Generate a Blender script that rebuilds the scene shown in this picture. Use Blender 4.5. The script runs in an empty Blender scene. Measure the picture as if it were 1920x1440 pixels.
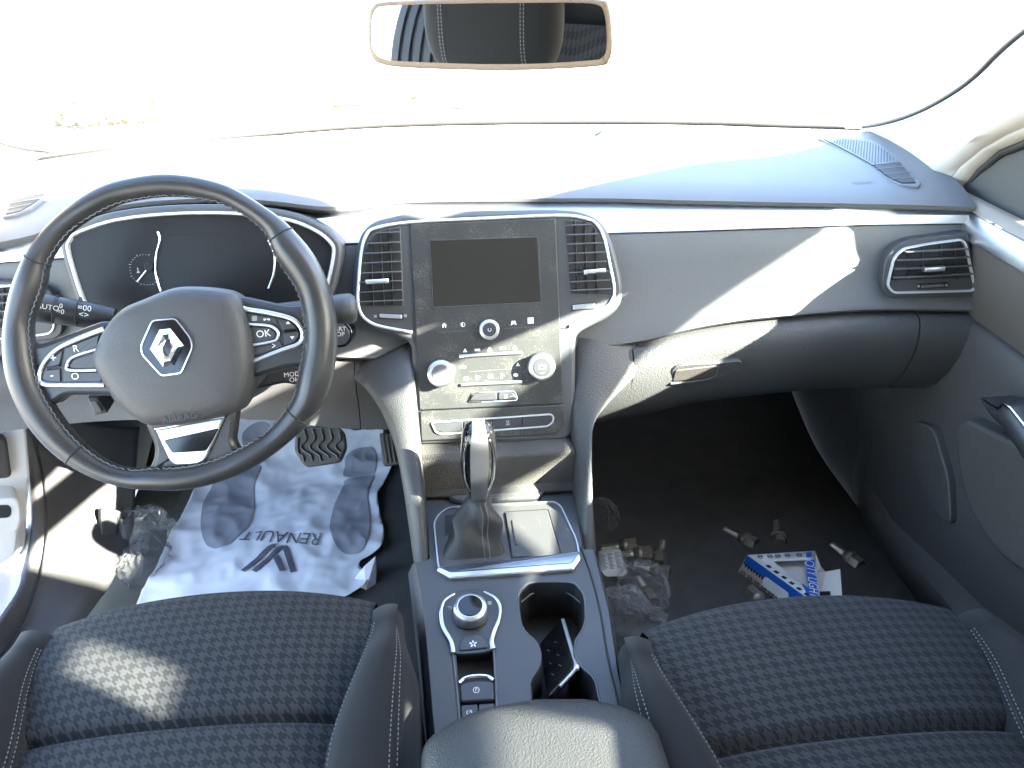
import bpy, bmesh, math, random
from mathutils import Vector, Matrix, noise
random.seed(7)
scene = bpy.context.scene
C = scene.collection

# ------------------------------------------------------------------ camera
F_PX = 1442.0
CAM = Vector((-.054, 0, 1.30))
PITCH, YAW, ROLL = math.radians(30.76), math.radians(5.08), math.radians(.48)
FW = Vector((math.sin(YAW)*math.cos(PITCH), math.cos(YAW)*math.cos(PITCH), -math.sin(PITCH)))
_r = Vector((math.cos(YAW), -math.sin(YAW), 0)); _u = _r.cross(FW)
RT = math.cos(ROLL)*_r - math.sin(ROLL)*_u
UP = math.sin(ROLL)*_r + math.cos(ROLL)*_u
cd = bpy.data.cameras.new('camera'); cam = bpy.data.objects.new('camera', cd); C.objects.link(cam)
m = Matrix((RT, UP, -FW)).transposed().to_4x4(); m.translation = CAM
cam.matrix_world = m
cd.sensor_width = 36; cd.lens = 36*F_PX/1920; cd.clip_start = .01; cd.clip_end = 2000
scene.camera = cam

# ------------------------------------------------------------------ light
SUN = Vector((1, -.47, .565)).normalized()          # towards the sun: right, a little behind
w = bpy.data.worlds.new('World'); scene.world = w; w.use_nodes = True
nt = w.node_tree; bg = nt.nodes['Background']
sky = nt.nodes.new('ShaderNodeTexSky'); sky.sky_type = 'NISHITA'; sky.sun_disc = False
sky.sun_elevation = math.asin(SUN.z); sky.sun_rotation = math.atan2(SUN.x, SUN.y)
sky.air_density = 1.0; sky.dust_density = 1.3; sky.ozone_density = .8
nt.links.new(sky.outputs[0], bg.inputs[0]); bg.inputs[1].default_value = .098
sl = bpy.data.lights.new('sun', 'SUN'); sl.energy = 5.0; sl.angle = math.radians(.55); sl.color = (1, .93, .80)
so = bpy.data.objects.new('sun', sl); C.objects.link(so)
so.rotation_euler = SUN.to_track_quat('Z', 'Y').to_euler(); so.location = SUN*8
scene.view_settings.view_transform = 'Standard'; scene.view_settings.look = 'None'
scene.view_settings.exposure = 4.7; scene.view_settings.gamma = 1
scene.view_settings.use_curve_mapping = False
scene.render.engine = 'CYCLES'
cy = scene.cycles
cy.max_bounces = 10; cy.diffuse_bounces = 7; cy.glossy_bounces = 4; cy.transparent_max_bounces = 12
cy.use_denoising = True; cy.caustics_reflective = False; cy.caustics_refractive = False
cy.sample_clamp_indirect = 6

# ------------------------------------------------------------------ pixel -> place
def ray(px, py): return FW + RT*((px-960)/F_PX) + UP*((720-py)/F_PX)
def at(px, py, X=None, Y=None, Z=None):
    d = ray(px, py)
    t = (X-CAM.x)/d.x if X is not None else (Y-CAM.y)/d.y if Y is not None else (Z-CAM.z)/d.z
    return CAM + d*t
class Plane:
    """a flat working plane: u to the right, v up, n to the viewer"""
    def __init__(s, o, u, v):
        s.o = Vector(o); s.u = Vector(u).normalized(); s.n = s.u.cross(Vector(v)).normalized(); s.v = s.n.cross(s.u)
    def px(s, px, py, h=0):
        d = ray(px, py); o = s.o + s.n*h
        q = CAM + d*((o-CAM).dot(s.n)/d.dot(s.n)) - o
        return (q.dot(s.u), q.dot(s.v))
    def poly(s, pts, h=0): return [s.px(p[0], p[1], h) for p in pts]
    def pt(s, a, b, h=0): return s.o + s.u*a + s.v*b + s.n*h
def tilted(o, tilt, yaw=0):
    """plane facing the rear of the car whose top leans forward by tilt"""
    u = Vector((math.cos(yaw), math.sin(yaw), 0)); f = Vector((-math.sin(yaw), math.cos(yaw), 0))
    return Plane(o, u, f*math.sin(tilt) + Vector((0, 0, math.cos(tilt))))

# ------------------------------------------------------------------ 2-D outlines
def area(p): return .5*sum(p[i-1][0]*p[i][1]-p[i][0]*p[i-1][1] for i in range(len(p)))
def ccw(p): return list(p) if area(p) > 0 else list(reversed(p))
def cat(pts, n=6, closed=True):
    """Catmull-Rom through points of any dimension"""
    P = [Vector(p) for p in pts]; N = len(P); out = []
    for i in range(N if closed else N-1):
        if closed: a, b, c, d = P[i-1], P[i], P[(i+1) % N], P[(i+2) % N]
        else: a, b, c, d = P[max(i-1, 0)], P[i], P[i+1], P[min(i+2, N-1)]
        for k in range(n):
            t = k/n
            out.append(.5*((2*b)+(c-a)*t+(2*a-5*b+4*c-d)*t*t+(3*b-a-3*c+d)*t**3))
    if not closed: out.append(P[-1])
    return out
def cat2(pts, n=6, closed=True): return [(p.x, p.y) for p in cat([(a, b) for a, b in pts], n, closed)]
def rnd(poly, r, seg=5):
    """round the corners of a polygon; r a number or one per corner"""
    poly = list(poly); N = len(poly); out = []
    for i in range(N):
        p = Vector(poly[i]); a = Vector(poly[i-1])-p; b = Vector(poly[(i+1) % N])-p
        rr = r[i] if isinstance(r, (list, tuple)) else r
        la, lb = a.length, b.length; k = min(rr, la*.48, lb*.48)
        if k < 1e-6: out.append((p.x, p.y)); continue
        s, e = p+a/la*k, p+b/lb*k
        for j in range(seg+1):
            t = j/seg; q = s*(1-t)**2 + p*2*t*(1-t) + e*t*t; out.append((q.x, q.y))
    return out
def offs(poly, d):
    """offset a CCW outline inwards by d"""
    N = len(poly); out = []
    for i in range(N):
        p = Vector(poly[i]); a = (p-Vector(poly[i-1])); b = (Vector(poly[(i+1) % N])-p)
        if a.length < 1e-9: a = b
        if b.length < 1e-9: b = a
        a.normalize(); b.normalize()
        na, nb = Vector((-a.y, a.x)), Vector((-b.y, b.x)); n = na+nb
        if n.length < 1e-6: n = na
        n.normalize(); k = d/max(.5, n.dot(na)); q = p+n*k; out.append((q.x, q.y))
    return out
def circ(c, r, n=28): return [(c[0]+r*math.cos(2*math.pi*i/n), c[1]+r*math.sin(2*math.pi*i/n)) for i in range(n)]
def resample(pts, n):
    P = [Vector(p) for p in pts]; L = [0]
    for i in range(1, len(P)): L.append(L[-1]+(P[i]-P[i-1]).length)
    out = []; j = 0
    for k in range(n):
        s = L[-1]*k/(n-1)
        while j < len(P)-2 and L[j+1] < s: j += 1
        t = (s-L[j])/max(1e-9, L[j+1]-L[j]); out.append(P[j].lerp(P[j+1], min(1, max(0, t))))
    return out

# ------------------------------------------------------------------ objects
INV = {}
def tag(o, label, cat_, group=None, kind=None):
    if label: o['label'] = label
    if cat_: o['category'] = cat_
    if group: o['group'] = group
    if kind: o['kind'] = kind
    return o
def thing(name, label, cat_, loc=(0, 0, 0), group=None, local=False):
    o = bpy.data.objects.new(name, None); C.objects.link(o); o.location = loc; o.empty_display_size = .03
    INV[o] = Matrix.Identity(4) if local else Matrix.Translation(-Vector(loc))
    return tag(o, label, cat_, group)
def put(name, me, mat, parent=None, smooth=40):
    me.materials.append(mat) if mat and not me.materials else None
    o = bpy.data.objects.new(name, me); C.objects.link(o)
    if parent: o.parent = parent; o.matrix_parent_inverse = INV.get(parent, Matrix.Identity(4))
    if smooth:
        me.polygons.foreach_set('use_smooth', [True]*len(me.polygons))
        me.set_sharp_from_angle(angle=math.radians(smooth))
    return o
def mesh(name, V, Fc, mat, parent=None, smooth=40, merge=False, fix=True):
    me = bpy.data.meshes.new(name); me.from_pydata([tuple(v) for v in V], [], Fc); me.update()
    if merge or fix:
        bm = bmesh.new(); bm.from_mesh(me)
        if merge: bmesh.ops.remove_doubles(bm, verts=bm.verts, dist=1e-5)
        if fix: bmesh.ops.recalc_face_normals(bm, faces=bm.faces)
        bm.to_mesh(me); bm.free()
    return put(name, me, mat, parent, smooth)
def rings(name, R, mat, parent=None, cap0=True, cap1=True, smooth=40, closed=True, flatcap=False):
    """skin between loops of equal length"""
    n = len(R[0]); V = [v for r in R for v in r]; Fc = []
    for i in range(len(R)-1):
        for j in range(n if closed else n-1):
            k = (j+1) % n; Fc.append((i*n+j, i*n+k, (i+1)*n+k, (i+1)*n+j))
    if closed and cap0: Fc.append(tuple(reversed(range(n))))
    if closed and cap1: Fc.append(tuple(range((len(R)-1)*n, len(R)*n)))
    o = mesh(name, V, Fc, mat, parent, smooth)
    if flatcap and smooth: o.data.polygons[len(o.data.polygons)-1].use_smooth = False
    return o
def slab(name, poly, pl, h0, h1, mat, parent=None, bev=.0012, dome=0, smooth=40, steps=5):
    """extruded outline with a rounded upper edge, optionally domed"""
    p = ccw(poly); R = [[pl.pt(a, b, h0) for a, b in p], [pl.pt(a, b, h1-bev) for a, b in p]]
    if bev:
        for f in (.35, .7, 1):
            s = math.asin(min(1, f)); q = offs(p, bev*(1-math.cos(s))); R.append([pl.pt(a, b, h1-bev+bev*f) for a, b in q])
        p = offs(p, bev)
    if dome:
        cx = sum(a for a, b in p)/len(p); cyy = sum(b for a, b in p)/len(p)
        for k in range(1, steps):
            t = k/steps; f = 1-t
            R.append([pl.pt(cx+(a-cx)*f, cyy+(b-cyy)*f, h1+dome*(1-f*f)) for a, b in p])
    return rings(name, R, mat, parent, smooth=smooth, flatcap=not dome)
def frame(name, poly, pl, wi, wo, h0, h1, mat, parent=None, smooth=50):
    """a closed rim along an outline: wi inwards, wo outwards, rounded on top"""
    p = ccw(poly); L = []
    wdt = wi+wo; mid = (wi-wo)/2; hh = h1-h0
    for d, h in ((-wo, h0), (-wo, h0+hh*.6), (mid-wdt*.25, h1), (mid+wdt*.25, h1), (wi, h0+hh*.6), (wi, h0)):
        L.append([pl.pt(a, b, h) for a, b in offs(p, d)])
    n = len(p); V = [v for r in L for v in r]; Fc = []
    for i in range(len(L)):
        for j in range(n):
            k = (j+1) % n; i2 = (i+1) % len(L); Fc.append((i*n+j, i*n+k, i2*n+k, i2*n+j))
    return mesh(name, V, Fc, mat, parent, smooth)
def tube(name, pts, r, mat, parent=None, closed=False, sides=8, smooth=60, flat=None, upv=None):
    """sweep; r a number or list; flat=(a,b) scales the section along (side, up)"""
    P = [Vector(p) for p in pts]; n = len(P); R = []
    prev = Vector(upv) if upv else None
    for i, p in enumerate(P):
        a = P[i-1] if (i > 0 or closed) else p; b = P[(i+1) % n] if (i < n-1 or closed) else p
        t = (b-a)
        if t.length < 1e-9: t = Vector((0, 0, 1))
        t.normalize()
        if prev is None: prev = t.orthogonal()
        base = Vector(upv) if upv else prev
        x = (base - t*base.dot(t))
        if x.length < 1e-5: x = t.orthogonal()
        x.normalize(); y = t.cross(x); prev = x
        rr = r[i] if isinstance(r, (list, tuple)) else r
        fx, fy = flat if flat else (1, 1)
        R.append([p + y*(rr*fx*math.cos(2*math.pi*k/sides)) + x*(rr*fy*math.sin(2*math.pi*k/sides)) for k in range(sides)])
    if closed: R.append(R[0])
    V = [v for q in R[:-1] for v in q] if closed else [v for q in R for v in q]
    Fc = []; m_ = n if closed else n-1
    for i in range(m_):
        i2 = (i+1) % n
        for j in range(sides):
            k = (j+1) % sides; Fc.append((i*sides+j, i*sides+k, i2*sides+k, i2*sides+j))
    if not closed: Fc += [tuple(reversed(range(sides))), tuple(range((n-1)*sides, n*sides))]
    return mesh(name, V, Fc, mat, parent, smooth)
def loft(name, rows, mat, parent=None, n=None, smooth=50, close=False, thick=0):
    """grid through rows of points (each resampled to n)"""
    if n: rows = [resample(r, n) for r in rows]
    k = len(rows[0]); V = [v for r in rows for v in r]; Fc = []
    R = len(rows)
    for i in range(R if close else R-1):
        i2 = (i+1) % R
        for j in range(k-1): Fc.append((i*k+j, i*k+j+1, i2*k+j+1, i2*k+j))
    if close:
        Fc += [tuple(i*k for i in range(R)), tuple(i*k+k-1 for i in reversed(range(R)))]
    o = mesh(name, V, Fc, mat, parent, smooth)
    if thick:
        md = o.modifiers.new('thickness', 'SOLIDIFY'); md.thickness = thick; md.offset = -1
    return o
def box(name, pl, a0, a1, b0, b1, h0, h1, mat, parent=None, bev=.0008):
    return slab(name, [(a0, b0), (a1, b0), (a1, b1), (a0, b1)], pl, h0, h1, mat, parent, bev)
def multi(name, parts, mat, parent=None, smooth=40):
    """one mesh of several closed loops stacks: parts = list of ring lists"""
    V, Fc = [], []
    for R in parts:
        o = len(V); n = len(R[0])
        for r in R: V += list(r)
        for i in range(len(R)-1):
            for j in range(n):
                k = (j+1) % n; Fc.append((o+i*n+j, o+i*n+k, o+(i+1)*n+k, o+(i+1)*n+j))
        Fc.append(tuple(reversed(range(o, o+n)))); Fc.append(tuple(range(o+(len(R)-1)*n, o+len(R)*n)))
    return mesh(name, V, Fc, mat, parent, smooth)
def sring(poly, pl, h0, h1): p = ccw(poly); return [[pl.pt(a, b, h0) for a, b in p], [pl.pt(a, b, h1) for a, b in p]]
def holed(name, outer, holes, pl, mat, parent=None, h=0):
    """flat plate with holes"""
    bm = bmesh.new(); ed = []
    for lp in [outer]+holes:
        vs = [bm.verts.new(pl.pt(a, b, h)) for a, b in lp]
        ed += [bm.edges.new((vs[i-1], vs[i])) for i in range(len(vs))]
    bmesh.ops.triangle_fill(bm, use_beauty=True, use_dissolve=False, edges=ed, normal=pl.n)
    bmesh.ops.recalc_face_normals(bm, faces=bm.faces)
    if sum((f.normal.dot(pl.n) for f in bm.faces)) < 0: bmesh.ops.reverse_faces(bm, faces=bm.faces)
    me = bpy.data.meshes.new(name); bm.to_mesh(me); bm.free()
    return put(name, me, mat, parent, 40)
TXT = []
def text(name, body, pl, c, size, mat, parent, h=0, rot=0, sx=1, shear=0, thick=.0002, warp=None):
    """lettering laid on a plane, centred on c; turned into a mesh at the end"""
    TXT.append((name, body, pl, c, size, mat, parent, h, rot, sx, shear, thick, warp))
def flush_text():
    tmp = []
    for t in TXT:
        cu = bpy.data.curves.new('t', 'FONT'); cu.body = t[1]; cu.size = t[4]; cu.align_x = 'CENTER'; cu.align_y = 'CENTER'
        cu.resolution_u = 3; cu.shear = t[10]; cu.space_line = .85
        o = bpy.data.objects.new('t', cu); C.objects.link(o); tmp.append(o)
    dg = bpy.context.evaluated_depsgraph_get(); dg.update()
    for o, (name, body, pl, c, size, mat, parent, h, rot, sx, shear, thick, warp) in zip(tmp, TXT):
        me = bpy.data.meshes.new_from_object(o.evaluated_get(dg))
        cr, sr = math.cos(rot), math.sin(rot)
        for v in me.vertices:
            x, y = v.co.x*sx, v.co.y
            p = pl.pt(c[0]+x*cr-y*sr, c[1]+x*sr+y*cr, h+thick)
            v.co = warp(p) if warp else p
        me.materials.clear(); me.update()
        q = put(name, me, mat, parent, 0)
    for o in tmp:
        cu = o.data; bpy.data.objects.remove(o); bpy.data.curves.remove(cu)
# ------------------------------------------------------------------ materials
def M(name, col, rough=.5, metal=0, bump=None, var=None, dust=None, coat=0, spec=.5, fuzz=0):
    """principled material; bump=(kind, scale, strength); var=(scale, amount) colour variation;
    dust=(scale, threshold, colour, amount)"""
    m = bpy.data.materials.new(name); m.use_nodes = True; n = m.node_tree.nodes; l = m.node_tree.links
    p = n['Principled BSDF']; p.inputs['Base Color'].default_value = (*col, 1)
    p.inputs['Roughness'].default_value = rough; p.inputs['Metallic'].default_value = metal
    p.inputs['Specular IOR Level'].default_value = spec
    if coat: p.inputs['Coat Weight'].default_value = coat; p.inputs['Coat Roughness'].default_value = .04
    if fuzz: p.inputs['Sheen Weight'].default_value = fuzz; p.inputs['Sheen Roughness'].default_value = .5
    tc = n.new('ShaderNodeTexCoord')
    src = None
    if var:
        t = n.new('ShaderNodeTexNoise'); t.inputs['Scale'].default_value = var[0]; t.inputs['Detail'].default_value = 5
        l.new(tc.outputs['Object'], t.inputs[0])
        mx = n.new('ShaderNodeMix'); mx.data_type = 'RGBA'
        k = var[1]
        mx.inputs[6].default_value = (*[c*(1-k) for c in col], 1); mx.inputs[7].default_value = (*[min(1, c*(1+k)) for c in col], 1)
        l.new(t.outputs[0], mx.inputs[0]); l.new(mx.outputs[2], p.inputs['Base Color']); src = mx.outputs[2]
        mr = n.new('ShaderNodeMapRange'); mr.inputs[3].default_value = max(.02, rough-.08); mr.inputs[4].default_value = min(1, rough+.08)
        l.new(t.outputs[0], mr.inputs[0]); l.new(mr.outputs[0], p.inputs['Roughness'])
    if dust:
        t = n.new('ShaderNodeTexNoise'); t.inputs['Scale'].default_value = dust[0]; t.inputs['Detail'].default_value = 3
        t2 = n.new('ShaderNodeTexNoise'); t2.inputs['Scale'].default_value = dust[0]*.04; t2.inputs['Detail'].default_value = 4
        l.new(tc.outputs['Object'], t.inputs[0]); l.new(tc.outputs['Object'], t2.inputs[0])
        ad = n.new('ShaderNodeMath'); ad.operation = 'MULTIPLY_ADD'; ad.inputs[1].default_value = .55
        l.new(t2.outputs[0], ad.inputs[0]); l.new(t.outputs[0], ad.inputs[2])
        mr = n.new('ShaderNodeMapRange'); mr.inputs[1].default_value = dust[1]; mr.inputs[2].default_value = dust[1]+.1
        mr.inputs[4].default_value = dust[3]; l.new(ad.outputs[0], mr.inputs[0])
        mx = n.new('ShaderNodeMix'); mx.data_type = 'RGBA'; mx.inputs[6].default_value = (*col, 1); mx.inputs[7].default_value = (*dust[2], 1)
        if src: l.new(src, mx.inputs[6])
        l.new(mr.outputs[0], mx.inputs[0]); l.new(mx.outputs[2], p.inputs['Base Color'])
    if bump:
        kind, sc, st = bump[:3]
        if kind == 'ridge':
            t = n.new('ShaderNodeTexNoise'); t.noise_type = 'RIDGED_MULTIFRACTAL'; t.inputs['Scale'].default_value = sc; t.inputs['Detail'].default_value = 3; t.normalize = True; o = t.outputs[0]
        elif kind == 'noise':
            t = n.new('ShaderNodeTexNoise'); t.inputs['Scale'].default_value = sc; t.inputs['Detail'].default_value = 4; o = t.outputs[0]
        else:
            t = n.new('ShaderNodeTexVoronoi'); t.inputs['Scale'].default_value = sc; o = t.outputs['Distance']
            if kind == 'leather': t.feature = 'SMOOTH_F1'
        l.new(tc.outputs['Object'], t.inputs[0])
        b = n.new('ShaderNodeBump'); b.inputs['Strength'].default_value = st; b.inputs['Distance'].default_value = bump[3] if len(bump) > 3 else .001
        l.new(o, b.inputs['Height']); l.new(b.outputs[0], p.inputs['Normal'])
    return m
def thin_glass(name, tint=(1, 1, 1), ior=1.5, rough=0, wrinkle=None, mixw=1.0):
    m = bpy.data.materials.new(name); m.use_nodes = True; n = m.node_tree.nodes; l = m.node_tree.links
    n.remove(n['Principled BSDF']); out = n['Material Output']
    tr = n.new('ShaderNodeBsdfTransparent'); tr.inputs[0].default_value = (*tint, 1)
    gl = n.new('ShaderNodeBsdfGlossy'); gl.inputs['Roughness'].default_value = rough
    fr = n.new('ShaderNodeLayerWeight'); f0 = ((ior-1)/(ior+1))**2
    mx = n.new('ShaderNodeMixShader')
    pw_ = n.new('ShaderNodeMath'); pw_.operation = 'POWER'; pw_.inputs[1].default_value = 5; l.new(fr.outputs['Facing'], pw_.inputs[0])
    ml = n.new('ShaderNodeMath'); ml.operation = 'MULTIPLY_ADD'; ml.inputs[1].default_value = (1-f0)*mixw; ml.inputs[2].default_value = f0*mixw; ml.use_clamp = True
    fr.inputs['Blend'].default_value = .5
    l.new(pw_.outputs[0], ml.inputs[0]); l.new(ml.outputs[0], mx.inputs[0]); l.new(tr.outputs[0], mx.inputs[1]); l.new(gl.outputs[0], mx.inputs[2])
    l.new(mx.outputs[0], out.inputs[0])
    if wrinkle:
        t = n.new('ShaderNodeTexNoise'); t.inputs['Scale'].default_value = wrinkle; t.inputs['Detail'].default_value = 6
        tc = n.new('ShaderNodeTexCoord'); l.new(tc.outputs['Object'], t.inputs[0])
        b = n.new('ShaderNodeBump'); b.inputs['Strength'].default_value = 1; b.inputs['Distance'].default_value = .01
        l.new(t.outputs[0], b.inputs['Height']); l.new(b.outputs[0], gl.inputs['Normal']); l.new(b.outputs[0], fr.inputs['Normal'])
    return m
def film_mat(name, base, edge, tint=(.985, .985, .985)):
    """thin crinkled polythene: clear face on, milky and shiny where a fold is seen edge on"""
    m = bpy.data.materials.new(name); m.use_nodes = True; n = m.node_tree.nodes; l = m.node_tree.links
    n.remove(n['Principled BSDF']); out = n['Material Output']
    tr = n.new('ShaderNodeBsdfTransparent'); tr.inputs[0].default_value = (*tint, 1)
    p = n.new('ShaderNodeBsdfPrincipled'); p.inputs['Base Color'].default_value = (.55, .56, .57, 1); p.inputs['Roughness'].default_value = .12
    lw = n.new('ShaderNodeLayerWeight'); pw_ = n.new('ShaderNodeMath'); pw_.operation = 'POWER'; pw_.inputs[1].default_value = 3.5; l.new(lw.outputs['Facing'], pw_.inputs[0])
    ml = n.new('ShaderNodeMath'); ml.operation = 'MULTIPLY_ADD'; ml.inputs[1].default_value = edge; ml.inputs[2].default_value = base; ml.use_clamp = True; l.new(pw_.outputs[0], ml.inputs[0])
    mx = n.new('ShaderNodeMixShader'); l.new(ml.outputs[0], mx.inputs[0]); l.new(tr.outputs[0], mx.inputs[1]); l.new(p.outputs[0], mx.inputs[2]); l.new(mx.outputs[0], out.inputs[0])
    return m
def hounds(name, ca, cb, scale):
    """woven houndstooth seat cloth: warp and weft threads in a 2/2 twill, in object space (x across, y along)"""
    m = bpy.data.materials.new(name); m.use_nodes = True; n = m.node_tree.nodes; l = m.node_tree.links
    p = n['Principled BSDF']; p.inputs['Roughness'].default_value = .85; p.inputs['Specular IOR Level'].default_value = .25
    p.inputs['Sheen Weight'].default_value = .04; p.inputs['Sheen Roughness'].default_value = .45
    tc = n.new('ShaderNodeTexCoord'); mp = n.new('ShaderNodeMapping'); mp.inputs['Scale'].default_value = (scale,)*3
    l.new(tc.outputs['Object'], mp.inputs[0]); sp = n.new('ShaderNodeSeparateXYZ'); l.new(mp.outputs[0], sp.inputs[0])
    def mt(op, a, b=None):
        k = n.new('ShaderNodeMath'); k.operation = op
        for i, v in enumerate((a, b)):
            if v is None: continue
            if isinstance(v, (int, float)): k.inputs[i].default_value = v
            else: l.new(v, k.inputs[i])
        return k.outputs[0]
    X, Y = sp.outputs[0], sp.outputs[1]
    fm = lambda v, d: mt('FLOORED_MODULO', v, d)
    wx = mt('LESS_THAN', fm(X, 2.0), 1.0); wy = mt('LESS_THAN', fm(Y, 2.0), 1.0)      # colour of the thread groups
    tw = mt('LESS_THAN', fm(mt('ADD', X, Y), 1.0), .5)                                # twill: which thread is on top
    pat = mt('ADD', mt('MULTIPLY', tw, wx), mt('MULTIPLY', mt('SUBTRACT', 1.0, tw), wy))
    ln = mt('ABSOLUTE', mt('SUBTRACT', fm(mt('MULTIPLY', Y, 7.0), 1.0), .5))          # fine weft threads
    t = n.new('ShaderNodeTexNoise'); t.inputs['Scale'].default_value = 900; l.new(tc.outputs['Object'], t.inputs[0])
    f = mt('ADD', mt('MULTIPLY', pat, .62), mt('MULTIPLY', ln, .35)); f = mt('ADD', f, mt('MULTIPLY', t.outputs[0], .25))
    f2 = mt('SUBTRACT', f, .1)
    mx = n.new('ShaderNodeMix'); mx.data_type = 'RGBA'; mx.inputs[6].default_value = (*ca, 1); mx.inputs[7].default_value = (*cb, 1)
    l.new(f2, mx.inputs[0]); l.new(mx.outputs[2], p.inputs['Base Color'])
    b = n.new('ShaderNodeBump'); b.inputs['Strength'].default_value = .6; b.inputs['Distance'].default_value = .0025
    l.new(f, b.inputs['Height']); l.new(b.outputs[0], p.inputs['Normal'])
    return m
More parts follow.
